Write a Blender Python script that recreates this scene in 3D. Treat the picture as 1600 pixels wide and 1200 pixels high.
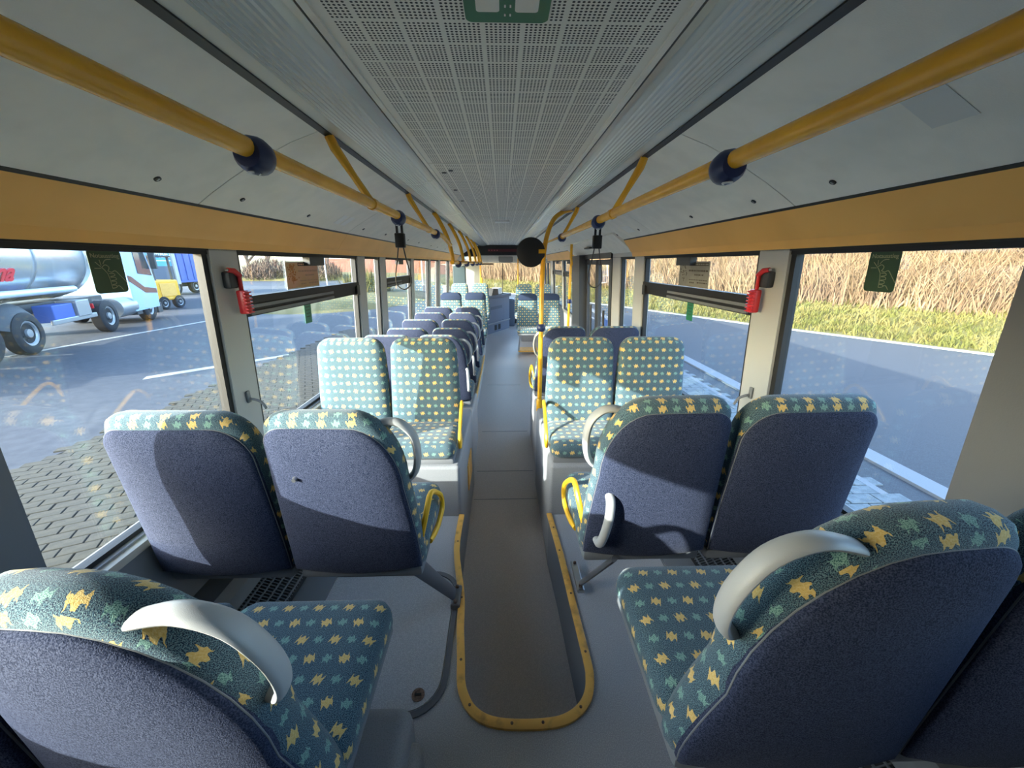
import bpy, bmesh, math, random
from mathutils import Vector, Matrix
random.seed(7)
for o in list(bpy.data.objects): bpy.data.objects.remove(o)
S = bpy.context.scene; C = S.collection
PI = math.pi
# ---------------------------------------------------------------- camera
cd = bpy.data.cameras.new('camera'); cam = bpy.data.objects.new('camera', cd); C.objects.link(cam)
cd.sensor_width = 36; cd.lens = 13.5; cd.clip_start = 0.03; cd.clip_end = 500
cam.location = (0, 0, 1.42)
cam.rotation_euler = (PI/2 - math.atan(189/600), 0, -0.0238)
S.camera = cam
# ---------------------------------------------------------------- sky, sun, exposure
SUN = Vector((1, .66, -.40)).normalized()          # direction the light travels
W = bpy.data.worlds.new('world'); S.world = W; W.use_nodes = True
nt = W.node_tree; bg = nt.nodes['Background']
sky = nt.nodes.new('ShaderNodeTexSky'); sky.sky_type = 'NISHITA'; sky.sun_disc = False
sky.sun_elevation = math.asin(-SUN.z); sky.sun_rotation = math.atan2(-SUN.x, -SUN.y)
sky.air_density = 1.0; sky.dust_density = 2.0; sky.ozone_density = 1.2
nt.links.new(sky.outputs[0], bg.inputs[0]); bg.inputs[1].default_value = 0.80
ld = bpy.data.lights.new('sun', 'SUN'); ld.energy = 7.0; ld.angle = 0.009; ld.color = (1, .91, .78)
sun = bpy.data.objects.new('sun', ld); C.objects.link(sun)
sun.rotation_euler = SUN.to_track_quat('-Z', 'Y').to_euler(); sun.location = (-20, -14, 20)
S.view_settings.view_transform = 'Standard'; S.view_settings.look = 'None'
S.view_settings.gamma = 1; S.view_settings.use_curve_mapping = False
S.view_settings.exposure = 1.54
# ---------------------------------------------------------------- materials
M = {}
def nd(t, k, **kw):
    n = t.nodes.new(k)
    for a, v in kw.items(): setattr(n, a, v)
    return n
def lk(t, a, b): t.links.new(a, b)
def mathn(t, op, a, b=None, c=None):
    n = nd(t, 'ShaderNodeMath', operation=op)
    for i, v in enumerate((a, b, c)):
        if v is None: continue
        if isinstance(v, (int, float)): n.inputs[i].default_value = v
        else: lk(t, v, n.inputs[i])
    return n.outputs[0]
def mixc(t, f, a, b):
    n = nd(t, 'ShaderNodeMix', data_type='RGBA')
    for s, v in ((n.inputs[0], f), (n.inputs[6], a), (n.inputs[7], b)):
        if isinstance(v, (int, float)): s.default_value = v
        elif isinstance(v, tuple): s.default_value = v if len(v) == 4 else (*v, 1)
        else: lk(t, v, s)
    return n.outputs[2]
def noise(t, scale, detail=3, vec=None, rough=.5):
    n = nd(t, 'ShaderNodeTexNoise'); n.inputs['Scale'].default_value = scale
    n.inputs['Detail'].default_value = detail; n.inputs['Roughness'].default_value = rough
    if vec is None: vec = nd(t, 'ShaderNodeTexCoord').outputs['Object']
    lk(t, vec, n.inputs['Vector']); return n.outputs[0]
def ramp(t, f, a, b):
    n = nd(t, 'ShaderNodeMapRange'); n.inputs[1].default_value = a; n.inputs[2].default_value = b
    lk(t, f, n.inputs[0]); return n.outputs[0]
def mat(name, col, rough=.5, metal=0, col2=None, nscale=20, bump=0, bscale=200, spec=.5, sheen=0, lo=.4, hi=.6, detail=3):
    m = bpy.data.materials.new(name); m.use_nodes = True; t = m.node_tree
    b = t.nodes['Principled BSDF']
    b.inputs['Base Color'].default_value = (*col, 1); b.inputs['Roughness'].default_value = rough
    b.inputs['Metallic'].default_value = metal; b.inputs['Specular IOR Level'].default_value = spec
    if sheen: b.inputs['Sheen Weight'].default_value = sheen; b.inputs['Sheen Roughness'].default_value = .4
    if col2 is not None:
        lk(t, mixc(t, ramp(t, noise(t, nscale, detail), lo, hi), col, col2), b.inputs['Base Color'])
    if bump:
        bp = nd(t, 'ShaderNodeBump'); bp.inputs['Strength'].default_value = bump; bp.inputs['Distance'].default_value = .002
        lk(t, noise(t, bscale, 2), bp.inputs['Height']); lk(t, bp.outputs[0], b.inputs['Normal'])
    M[name] = m; return m
mat('navy', (.012, .018, .042), .95, col2=(.055, .066, .112), nscale=420, bump=.6, bscale=500, sheen=.06, spec=.1, lo=.38, hi=.62)
mat('navy_band', (.022, .032, .062), .95, spec=.1)
mat('grey_plastic', (.36, .37, .38), .42, bump=.15, bscale=900)
mat('dark_plastic', (.035, .037, .042), .5)
mat('mid_grey', (.16, .17, .185), .55, bump=.1, bscale=400)
mat('leg_grey', (.13, .135, .15), .45, metal=.3)
mat('yellow', (.92, .46, .025), .27, col2=(.84, .40, .02), nscale=9, spec=.5)
mat('yellow_bright', (.82, .46, .02), .35)
mat('trim_yellow', (.82, .45, .10), .45, col2=(.50, .27, .07), nscale=25, lo=.5, hi=.75)
mat('blue_clamp', (.018, .03, .10), .35)
mat('white', (.8, .8, .78), .5)
mat('black', (.008, .008, .009), .45)
mat('rubber', (.012, .012, .013), .6)
mat('red', (.55, .02, .025), .35)
mat('post', (.42, .43, .43), .45, bump=.05, bscale=300)
mat('panel_grey', (.85, .82, .74), .75, col2=(.80, .775, .70), nscale=9, bump=.12, bscale=350)
mat('cove', (.95, .50, .12), .5, col2=(.89, .46, .105), nscale=3)
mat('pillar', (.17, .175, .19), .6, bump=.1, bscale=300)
mat('sill', (.48, .44, .36), .5)
mat('wall_grey', (.22, .22, .225), .6, bump=.08, bscale=300)
mat('grille', (.02, .02, .022), .6)
mat('floor', (.33, .335, .345), .5, col2=(.46, .46, .47), nscale=330, lo=.45, hi=.62, detail=2)
mat('floor_aisle', (.38, .35, .33), .40, col2=(.48, .44, .42), nscale=260, lo=.42, hi=.65, detail=4)
mat('box_grey', (.27, .28, .295), .6, col2=(.21, .22, .24), nscale=300, lo=.45, hi=.65)
mat('metal', (.45, .46, .48), .3, metal=.9)
mat('rust', (.10, .055, .035), .7, col2=(.2, .12, .08), nscale=120)
mat('light_cover', (.62, .65, .62), .18, spec=.6)
mat('alu', (.5, .5, .48), .35, metal=.6)
mat('green_sign', (.012, .16, .075), .45)
mat('green_sticker', (.03, .075, .03), .5)
mat('sticker_line', (.34, .34, .20), .5)
mat('teal_sticker', (.05, .22, .12), .5)
mat('poster', (.62, .33, .22), .7, col2=(.55, .33, .17), nscale=6)
mat('poster_grey', (.20, .20, .185), .7, col2=(.25, .25, .22), nscale=8)
mat('poster_ink', (.06, .05, .035), .7)
mat('poster_line', (.38, .23, .15), .7)
mat('tree_print', (.55, .19, .03), .7, col2=(.33, .12, .03), nscale=150)
mat('cab', (.14, .165, .22), .5)
mat('cab_dark', (.09, .11, .15), .5)
mat('partition', (.36, .37, .35), .5)
mat('display_red', (.09, .012, .018), .3)
mat('asphalt', (.040, .043, .048), .8, col2=(.057, .061, .067), nscale=60, bump=.3, bscale=150, lo=.35, hi=.65, detail=6)
mat('asphalt_left', (.021, .025, .033), .75, col2=(.036, .040, .049), nscale=8, bump=.3, bscale=150, lo=.35, hi=.65, detail=8)
mat('paver', (.040, .037, .026), .95, col2=(.029, .028, .021), nscale=14, bump=.4, bscale=80)
mat('paver_joint', (.018, .018, .015), .95, spec=.1)
mat('paver_r', (.17, .19, .195), .85, col2=(.13, .145, .15), nscale=14, bump=.4, bscale=80)
mat('kerb', (.19, .20, .21), .8)
mat('paint', (.30, .30, .28), .7)
mat('verge', (.085, .08, .016), .95, col2=(.135, .108, .032), nscale=1.2, lo=.35, hi=.65, detail=8)
mat('bank', (.17, .115, .06), .95, col2=(.11, .078, .04), nscale=2.0, lo=.35, hi=.65, detail=10)
mat('reed', (.215, .14, .075), .9, col2=(.15, .093, .05), nscale=.8)
mat('reed_dark', (.125, .085, .045), .9, col2=(.18, .125, .065), nscale=1.0)
mat('blade', (.088, .088, .014), .9, col2=(.15, .122, .032), nscale=1.5)
mat('bark', (.10, .075, .055), .9)
mat('twig', (.13, .085, .06), .9, col2=(.08, .06, .045), nscale=3)
mat('tank', (.56, .62, .68), .25, metal=.75)
mat('pipe', (.55, .68, .75), .3, metal=.3)
mat('tyre', (.02, .02, .022), .8)
mat('hub', (.34, .37, .40), .4, metal=.6)
mat('cab_blue', (.34, .50, .70), .35)
mat('truck_glass', (.05, .07, .08), .1)
mat('teal_side', (.09, .36, .52), .5)
mat('deep_blue', (.04, .10, .36), .5)
mat('machine', (.80, .42, .03), .5)
mat('chassis', (.05, .055, .06), .6)
mat('building', (.45, .45, .43), .7)
mat('brick', (.20, .08, .055), .8)
mat('roof', (.30, .31, .33), .6)

def glass(name, tint, refl=1.0):
    m = bpy.data.materials.new(name); m.use_nodes = True; t = m.node_tree
    t.nodes.remove(t.nodes['Principled BSDF']); out = t.nodes['Material Output']
    tr = nd(t, 'ShaderNodeBsdfTransparent'); tr.inputs[0].default_value = (*tint, 1)
    gl = nd(t, 'ShaderNodeBsdfGlossy'); gl.inputs['Roughness'].default_value = 0.0
    ge = nd(t, 'ShaderNodeNewGeometry'); dt = nd(t, 'ShaderNodeVectorMath', operation='DOT_PRODUCT')
    lk(t, ge.outputs['Normal'], dt.inputs[0]); lk(t, ge.outputs['Incoming'], dt.inputs[1])
    c = mathn(t, 'ABSOLUTE', dt.outputs['Value'])
    fr = mathn(t, 'ADD', .042, mathn(t, 'MULTIPLY', mathn(t, 'POWER', mathn(t, 'SUBTRACT', 1.0, c), 5.0), .958))
    mx = nd(t, 'ShaderNodeMixShader')
    lk(t, mathn(t, 'MULTIPLY', fr, refl), mx.inputs[0])
    lk(t, tr.outputs[0], mx.inputs[1]); lk(t, gl.outputs[0], mx.inputs[2]); lk(t, mx.outputs[0], out.inputs[0])
    M[name] = m
glass('glass', (.84, .90, .93)); glass('glass_door', (.55, .58, .58))

def pattern_mat():
    m = bpy.data.materials.new('moquette'); m.use_nodes = True; t = m.node_tree; b = t.nodes['Principled BSDF']
    b.inputs['Roughness'].default_value = .95; b.inputs['Specular IOR Level'].default_value = .1
    b.inputs['Sheen Weight'].default_value = .2
    uv = nd(t, 'ShaderNodeUVMap').outputs[0]
    sp = nd(t, 'ShaderNodeSeparateXYZ'); lk(t, uv, sp.inputs[0])
    # small wobble so the motifs look woven
    wob = mathn(t, 'MULTIPLY', mathn(t, 'SUBTRACT', noise(t, 150, 1, uv), .5), .0055)
    ux = mathn(t, 'ADD', mathn(t, 'DIVIDE', mathn(t, 'ADD', sp.outputs[0], wob), .043), 100.0)
    vy = mathn(t, 'ADD', mathn(t, 'DIVIDE', mathn(t, 'ADD', sp.outputs[1], wob), .050), 100.0)
    iu = mathn(t, 'FLOOR', ux); iv = mathn(t, 'FLOOR', vy)
    fu = mathn(t, 'SUBTRACT', mathn(t, 'SUBTRACT', ux, iu), .5); fv = mathn(t, 'SUBTRACT', mathn(t, 'SUBTRACT', vy, iv), .5)
    par = mathn(t, 'MODULO', mathn(t, 'ADD', iu, iv), 2.0)          # 0 yellow, 1 green
    rowp = mathn(t, 'MODULO', iv, 2.0)
    sh = mathn(t, 'MULTIPLY', mathn(t, 'SUBTRACT', rowp, .5), .9)   # slant alternates by row
    su = mathn(t, 'ADD', fu, mathn(t, 'MULTIPLY', fv, sh))
    sv = mathn(t, 'SUBTRACT', fv, mathn(t, 'MULTIPLY', fu, mathn(t, 'MULTIPLY', sh, .6)))
    wave = mathn(t, 'MULTIPLY', mathn(t, 'COSINE', mathn(t, 'MULTIPLY', su, 19.0)), .085)
    size = mathn(t, 'SUBTRACT', .20, mathn(t, 'MULTIPLY', par, .03))
    inv = mathn(t, 'LESS_THAN', mathn(t, 'ABSOLUTE', sv), mathn(t, 'ADD', size, wave))
    inu = mathn(t, 'LESS_THAN', mathn(t, 'ABSOLUTE', su), mathn(t, 'ADD', size, .10))
    motif = mathn(t, 'MULTIPLY', inu, inv)
    grain = noise(t, 620, 1, uv, .5)
    grain2 = noise(t, 330, 2, uv, .6)
    base = mixc(t, ramp(t, grain, .44, .56), (.010, .021, .046), (.13, .205, .23))
    base = mixc(t, mathn(t, 'MULTIPLY', ramp(t, grain2, .52, .60), .55), base, (.03, .09, .13))
    yel = mixc(t, ramp(t, grain2, .35, .65), (.56, .36, .10), (.66, .49, .21))
    grn = mixc(t, ramp(t, grain, .40, .55), (.05, .13, .13), (.24, .40, .34))
    mc = mixc(t, par, yel, grn)
    lk(t, mixc(t, motif, base, mc), b.inputs['Base Color'])
    bp = nd(t, 'ShaderNodeBump'); bp.inputs['Strength'].default_value = .4; bp.inputs['Distance'].default_value = .0015
    lk(t, noise(t, 700, 1, uv), bp.inputs['Height']); lk(t, bp.outputs[0], b.inputs['Normal'])
    M['moquette'] = m
pattern_mat()
def perforated_mat():
    m = bpy.data.materials.new('perforated'); m.use_nodes = True; t = m.node_tree; b = t.nodes['Principled BSDF']
    b.inputs['Roughness'].default_value = .55
    g = nd(t, 'ShaderNodeNewGeometry').outputs['Position']
    sp = nd(t, 'ShaderNodeSeparateXYZ'); lk(t, g, sp.inputs[0])
    def axis(s):
        a = mathn(t, 'ADD', s, 40.0415)
        mm = mathn(t, 'DIVIDE', mathn(t, 'MODULO', a, .0805), .0092)
        ins = mathn(t, 'LESS_THAN', mm, 8.0)
        f = mathn(t, 'SUBTRACT', mathn(t, 'FRACT', mm), .5)
        return f, ins
    fx, ix = axis(sp.outputs[0]); fy, iy = axis(sp.outputs[1])
    d = mathn(t, 'SQRT', mathn(t, 'ADD', mathn(t, 'MULTIPLY', fx, fx), mathn(t, 'MULTIPLY', fy, fy)))
    edge = mathn(t, 'LESS_THAN', mathn(t, 'ABSOLUTE', sp.outputs[0]), .325)
    hole = mathn(t, 'MULTIPLY', mathn(t, 'MULTIPLY', mathn(t, 'LESS_THAN', d, .31), edge), mathn(t, 'MULTIPLY', ix, iy))
    lk(t, mixc(t, hole, (.84, .80, .72), (.02, .02, .02)), b.inputs['Base Color'])
    M['perforated'] = m
perforated_mat()

# ---------------------------------------------------------------- mesh helpers
def newbm(): return bmesh.new()
def box(bm, x0, x1, y0, y1, z0, z1, mtx=None):
    vs = [bm.verts.new((x, y, z)) for z in (z0, z1) for y in (y0, y1) for x in (x0, x1)]
    for f in ((0,2,3,1),(4,5,7,6),(0,1,5,4),(2,6,7,3),(0,4,6,2),(1,3,7,5)): bm.faces.new([vs[i] for i in f])
    if mtx is not None:
        for v in vs: v.co = mtx @ v.co
    return vs
def bbox(bm, x0, x1, y0, y1, z0, z1, r=.005, seg=2, mtx=None):
    b2 = bmesh.new(); box(b2, x0, x1, y0, y1, z0, z1)
    bmesh.ops.bevel(b2, geom=b2.edges[:], offset=r, segments=seg, affect='EDGES', profile=.5)
    merge(bm, b2, mtx)
def merge(bm, b2, mtx=None):
    mp = {}
    for v in b2.verts: mp[v] = bm.verts.new(mtx @ v.co if mtx is not None else v.co)
    for f in b2.faces:
        try: bm.faces.new([mp[v] for v in f.verts])
        except ValueError: pass
    b2.free()
def hexa(bm, pts):
    vs = [bm.verts.new(p) for p in pts]
    for f in ((0,2,3,1),(4,5,7,6),(0,1,5,4),(2,6,7,3),(0,4,6,2),(1,3,7,5)): bm.faces.new([vs[i] for i in f])
def smooth_path(pts, n=6, closed=False):
    P = [Vector(p) for p in pts]; out = []
    m = len(P); rng = range(m) if closed else range(m-1)
    for i in rng:
        p0 = P[(i-1) % m] if closed or i > 0 else P[i]; p1 = P[i]; p2 = P[(i+1) % m]
        p3 = P[(i+2) % m] if closed or i+2 < m else P[(i+1) % m]
        for k in range(n):
            t = k/n
            out.append(.5*((2*p1)+(-p0+p2)*t+(2*p0-5*p1+4*p2-p3)*t*t+(-p0+3*p1-3*p2+p3)*t**3))
    if not closed: out.append(P[-1])
    return out
def tube(bm, pts, r, seg=10, closed=False, flat=None, up=None, cap=True):
    """round tube along pts; r may be a list; flat=(a,b) scales the section; up fixes its orientation"""
    P = [Vector(p) for p in pts]; n = len(P); rings = []
    ref = Vector(up) if up else None
    prev = None
    for i in range(n):
        if closed: t = P[(i+1) % n]-P[i-1]
        else: t = P[min(i+1, n-1)]-P[max(i-1, 0)]
        t.normalize()
        if ref is not None: a = ref - t*ref.dot(t)
        elif prev is None: a = t.orthogonal()
        else: a = prev - t*prev.dot(t)
        if a.length < 1e-6: a = t.orthogonal()
        a.normalize(); prev = a; b = t.cross(a)
        rr = r[i] if isinstance(r, (list, tuple)) else r
        fa, fb = flat if flat else (1, 1)
        rings.append([bm.verts.new(P[i]+a*(math.cos(q)*rr*fa)+b*(math.sin(q)*rr*fb)) for q in [2*PI*k/seg for k in range(seg)]])
    for i in range(n if closed else n-1):
        A, B = rings[i], rings[(i+1) % n]
        for k in range(seg): bm.faces.new((A[k], A[(k+1) % seg], B[(k+1) % seg], B[k]))
    if cap and not closed:
        bm.faces.new(rings[0][::-1]); bm.faces.new(rings[-1])
def lathe(bm, prof, seg=20, mtx=None):
    rings = []
    for r, z in prof:
        rings.append([bm.verts.new((max(r, 1e-4)*math.cos(2*PI*k/seg), max(r, 1e-4)*math.sin(2*PI*k/seg), z)) for k in range(seg)])
    for A, B in zip(rings, rings[1:]):
        for k in range(seg): bm.faces.new((A[k], A[(k+1) % seg], B[(k+1) % seg], B[k]))
    bm.faces.new(rings[0][::-1]); bm.faces.new(rings[-1])
    if mtx is not None:
        for R in rings:
            for v in R: v.co = mtx @ v.co
def prism(bm, poly, axis, a, b, mtx=None):
    """extrude a 2-D polygon along axis from a to b. axis y: poly=(x,z); x: (y,z); z: (x,y)"""
    def P(u, v, w): return {'y': (u, w, v), 'x': (w, u, v), 'z': (u, v, w)}[axis]
    A = [bm.verts.new(P(u, v, a)) for u, v in poly]; B = [bm.verts.new(P(u, v, b)) for u, v in poly]
    n = len(poly)
    for i in range(n): bm.faces.new((A[i], A[(i+1) % n], B[(i+1) % n], B[i]))
    bm.faces.new(A[::-1]); bm.faces.new(B)
    if mtx is not None:
        for v in A+B: v.co = mtx @ v.co
def rrect(w, h, r, n=5, cx=0, cy=0):
    out = []
    for sx, sy, a0 in ((1, -1, -PI/2), (1, 1, 0), (-1, 1, PI/2), (-1, -1, PI)):
        for k in range(n+1):
            a = a0+PI/2*k/n
            out.append((cx+sx*(w/2-r)+r*math.cos(a), cy+sy*(h/2-r)+r*math.sin(a)))
    return out
def boxuv(me):
    uvl = me.uv_layers.new(name='UVMap')
    for p in me.polygons:
        n = p.normal; ax = max(range(3), key=lambda i: abs(n[i])*(1.0 if i != 0 else .8))
        for li in p.loop_indices:
            c = me.vertices[me.loops[li].vertex_index].co
            uvl.data[li].uv = (c.x, c.z) if ax == 1 else ((c.x, c.y) if ax == 2 else (c.y, c.z))
def mk(name, bm, m, smooth=False, uv=False, angle=None):
    bmesh.ops.recalc_face_normals(bm, faces=bm.faces[:])
    me = bpy.data.meshes.new(name); bm.to_mesh(me); bm.free()
    me.materials.append(M[m] if isinstance(m, str) else m)
    if smooth:
        for p in me.polygons: p.use_smooth = True
        try: me.set_sharp_from_angle(angle=math.radians(angle or 40))
        except Exception: pass
    if uv: boxuv(me)
    return me
def obj(name, bm, m, parent=None, smooth=False, uv=False, angle=None, label=None):
    me = mk(name, bm, m, smooth, uv, angle); o = bpy.data.objects.new(name, me); C.objects.link(o)
    if parent: o.parent = parent
    if label: o['label'] = label
    return o
def obm(name, me, parent=None, loc=None):
    o = bpy.data.objects.new(name, me); C.objects.link(o)
    if parent: o.parent = parent
    if loc: o.location = loc
    return o
def tag(o, label, cat, group=None):
    o['label'] = label; o['category'] = cat
    if group: o['group'] = group
    return o
def thing(name, label, cat, loc=(0, 0, 0), rz=0, group=None):
    o = bpy.data.objects.new(name, None); C.objects.link(o); o.location = loc; o.rotation_euler = (0, 0, rz)
    o.empty_display_size = .1
    return tag(o, label, cat, group)
def struct(o, label=None):
    o['kind'] = 'structure'
    if label: o['label'] = label
    return o
def empty_struct(name, label=None):
    o = bpy.data.objects.new(name, None); C.objects.link(o); o.empty_display_size = .1
    return struct(o, label)
def text_mesh(name, txt, size, m, depth=.0006, bold=0.0, shear=0.0):
    cu = bpy.data.curves.new(name, 'FONT'); cu.body = txt; cu.size = size; cu.extrude = depth; cu.offset = bold
    cu.align_x = 'CENTER'; cu.align_y = 'CENTER'; cu.shear = shear; cu.resolution_u = 4
    o = bpy.data.objects.new(name, cu); C.objects.link(o)
    dg = bpy.context.evaluated_depsgraph_get(); me = bpy.data.meshes.new_from_object(o.evaluated_get(dg))
    bpy.data.objects.remove(o); me.materials.clear(); me.materials.append(M[m]); me.name = name
    return me

# ---------------------------------------------------------------- bus body dimensions
YR, YF = -1.5, 11.9            # rear and front ends
SILL, WTOP = .545, 1.475
LOW = -.36                     # low aisle floor
GND = -.70
def wx(z): return 1.185+.047*(1.42-z)        # inner face of the side posts (the walls lean in)
def slab(bm, s, y0, y1, z0, z1, i, o):
    hexa(bm, [(s*(wx(z)+d), y, z) for z in (z0, z1) for y in (y0, y1) for d in (i, o)])

# ---------------------------------------------------------------- floor
def arc(cx, cy, r, a0, a1, n=7): return [(cx+r*math.cos(a0+(a1-a0)*k/n), cy+r*math.sin(a0+(a1-a0)*k/n)) for k in range(n+1)]
rimL = [(-.25, 1.93), (-.247, 1.645), (-.195, 1.36), (-.182, 1.20), (-.165, 1.06)]
rimR = [(.265, 1.93), (.285, 1.60), (.295, 1.32), (.305, 1.06)]
cl = [(-.158+.0, .99), (-.145, .945), (-.118, .90), (-.075, .868), (-.02, .852), (.06, .846)]
cr = [(.06, .846), (.15, .849), (.205, .862), (.252, .89), (.285, .932), (.302, .99)]
fl = empty_struct('floor')
bm = newbm()
left = [(-1.26, YR), (.06, YR)] + cl[::-1] + rimL[::-1] + [(-1.26, 1.93)]
right = [(.06, YR), (1.26, YR), (1.26, 1.93)] + rimR + cr[::-1]
for poly in (left, right): prism(bm, poly, 'z', -.03, 0)
obj('platform', bm, 'floor', fl)
rim = rimL + cl[:-1] + cr + rimR[::-1]
bm = newbm()                                   # walls of the sunken aisle
A = [bm.verts.new((x, y, 0)) for x, y in rim]; B = [bm.verts.new((x, y, LOW)) for x, y in rim]
for i in range(len(rim)-1): bm.faces.new((A[i], A[i+1], B[i+1], B[i]))
obj('aisle_wall', bm, 'mid_grey', fl, smooth=True)
bm = newbm(); box(bm, -1.26, 1.26, .8, YF, LOW-.03, LOW)
obj('aisle_floor', bm, 'floor_aisle', fl)
# seams and the low steps of the aisle
bm = newbm()
for y in (2.62, 3.05, 3.9, 5.6): box(bm, -.24, .26, y, y+.006, LOW, LOW+.002)
obj('floor_seam', bm, 'box_grey', fl)
# left side boxes
def rbox(bm, x0, x1, y0, y1, z0, z1, r=.02): bbox(bm, x0, x1, y0, y1, z0, z1, r, 3)
bm = newbm(); rbox(bm, -1.26, -.25, 1.93, 2.85, LOW-.01, .325); obj('wheel_box', bm, 'box_grey', fl, smooth=True)
bm = newbm(); rbox(bm, -1.26, -.27, 2.85, 3.75, LOW-.01, .15); obj('seat_platform', bm, 'floor', fl, smooth=True)
bm = newbm(); rbox(bm, .265, 1.26, 1.93, 2.85, LOW-.01, .325); obj('wheel_box', bm, 'box_grey', fl, smooth=True)
bm = newbm(); rbox(bm, .29, 1.26, 2.85, 3.85, LOW-.01, .20); obj('seat_platform', bm, 'floor', fl, smooth=True)
bm = newbm(); rbox(bm, -1.26, -.335, 3.75, 6.75, LOW-.01, -.17); obj('seat_platform', bm, 'floor', fl, smooth=True)
bm = newbm(); rbox(bm, -1.26, -.36, 6.75, 7.9, LOW-.01, -.10); obj('seat_platform', bm, 'floor', fl, smooth=True)
bm = newbm(); rbox(bm, -1.26, -.40, 7.9, 9.4, LOW-.01, .10); obj('seat_platform', bm, 'floor', fl, smooth=True)
bm = newbm(); rbox(bm, .44, 1.26, 9.0, 10.0, LOW-.01, .05); obj('seat_platform', bm, 'floor', fl, smooth=True)
# yellow edge trims
def trim(name, pts, w, h, m='trim_yellow', z=0):
    bm = newbm(); P = [Vector((x, y, z+h/2)) for x, y in pts]
    n = len(P); rows = []
    for i in range(n):
        t = (P[min(i+1, n-1)]-P[max(i-1, 0)]).normalized(); nrm = Vector((-t.y, t.x, 0))
        rows.append([bm.verts.new(P[i]+nrm*a+Vector((0, 0, b))) for a, b in ((-w*.5, -h/2), (-w*.5, h*.3), (-w*.32, h/2), (w*.32, h/2), (w*.5, h*.3), (w*.5, -h/2))])
    for A, B in zip(rows, rows[1:]):
        for k in range(6): bm.faces.new((A[k], A[(k+1) % 6], B[(k+1) % 6], B[k]))
    bm.faces.new(rows[0]); bm.faces.new(rows[-1][::-1])
    o = struct(obj(name, bm, m, smooth=True, angle=50)); return o
tr1 = trim('trim_1', smooth_path([(x, y, 0) for x, y in rim], 4) and [(p.x, p.y) for p in smooth_path([(x, y, 0) for x, y in rim], 4)], .030, .012)
tr1['label'] = 'yellow edging strip around the rounded end of the sunken aisle'
bm = newbm()
for x, y in ((-.247, 1.7), (-.19, 1.34), (-.165, 1.06), (-.12, .905), (.02, .848), (.12, .848), (.25, .89), (.305, 1.08), (.296, 1.35), (.283, 1.62), (.275, 1.8)):
    lathe(bm, [(.005, .0), (.005, .0135), (.003, .0145)], 8, Matrix.Translation((x, y, 0)))
obj('screw', bm, 'rust', tr1, smooth=True)
t2 = trim('trim_2', [(.40, 3.9), (.335, 3.35), (.29, 2.75)], .03, .02, z=LOW); t2['label'] = 'yellow edging strip along the right foot of the aisle'
t3 = trim('trim_3', [(-.335, 3.64), (-.335, 6.7)], .02, .04, z=-.185); t3['label'] = 'yellow edging strip along the left seat platform'
bm = newbm(); box(bm, -.26, -.243, 2.35, 2.62, -.10, .09); box(bm, -.345, -.33, 3.7, 4.2, -.33, -.17)
t4 = struct(obj('trim_4', bm, 'trim_yellow'), 'yellow corner strip on the side of the left wheel box')
# floor hatch with rounded metal rim and two locks
t = thing('floor_hatch', 'grey rounded floor hatch with metal rim left of the aisle', 'hatch', (-.585, 1.185, 0))
def ring_plate(bm, w, h, r, wid, z0, z1):
    o = rrect(w, h, r, 8); i = rrect(w-2*wid, h-2*wid, r-wid*.6, 8); n = len(o)
    V = [[bm.verts.new((x, y, z)) for x, y in L] for L, z in ((o, z0), (o, z1), (i, z1), (i, z0))]
    for a in range(3):
        for k in range(n): bm.faces.new((V[a][k], V[a][(k+1) % n], V[a+1][(k+1) % n], V[a+1][k]))
bm = newbm(); ring_plate(bm, .76, .63, .13, .018, 0, .006); obj('rim', bm, 'leg_grey', t)
bm = newbm(); prism(bm, rrect(.71, .58, .11, 8), 'z', 0, .004); obj('cover', bm, 'floor', t)
for x, y in ((-.29, .225), (.285, -.24)):
    bm = newbm(); lathe(bm, [(.022, 0), (.022, .007), (.014, .008), (.014, .006)], 18, Matrix.Translation((x, y, 0))); l = obj('lock', bm, 'rust', t, smooth=True)
    bm = newbm(); box(bm, x-.011, x+.011, y-.003, y+.003, .006, .0095); obj('key_slot', bm, 'black', l)
# raised plinth under the rear left seat
t = thing('seat_plinth', 'grey rounded plinth on the floor under the nearest left seat', 'plinth', (-.40, .70, 0))
bm = newbm(); bbox(bm, -.13, .13, -.14, .12, 0, .17, .045, 4); obj('cover', bm, 'box_grey', t, smooth=True)
bm = newbm(); bbox(bm, .06, .165, -.2, .06, 0, .11, .03, 3); obj('foot', bm, 'box_grey', t, smooth=True)

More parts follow.
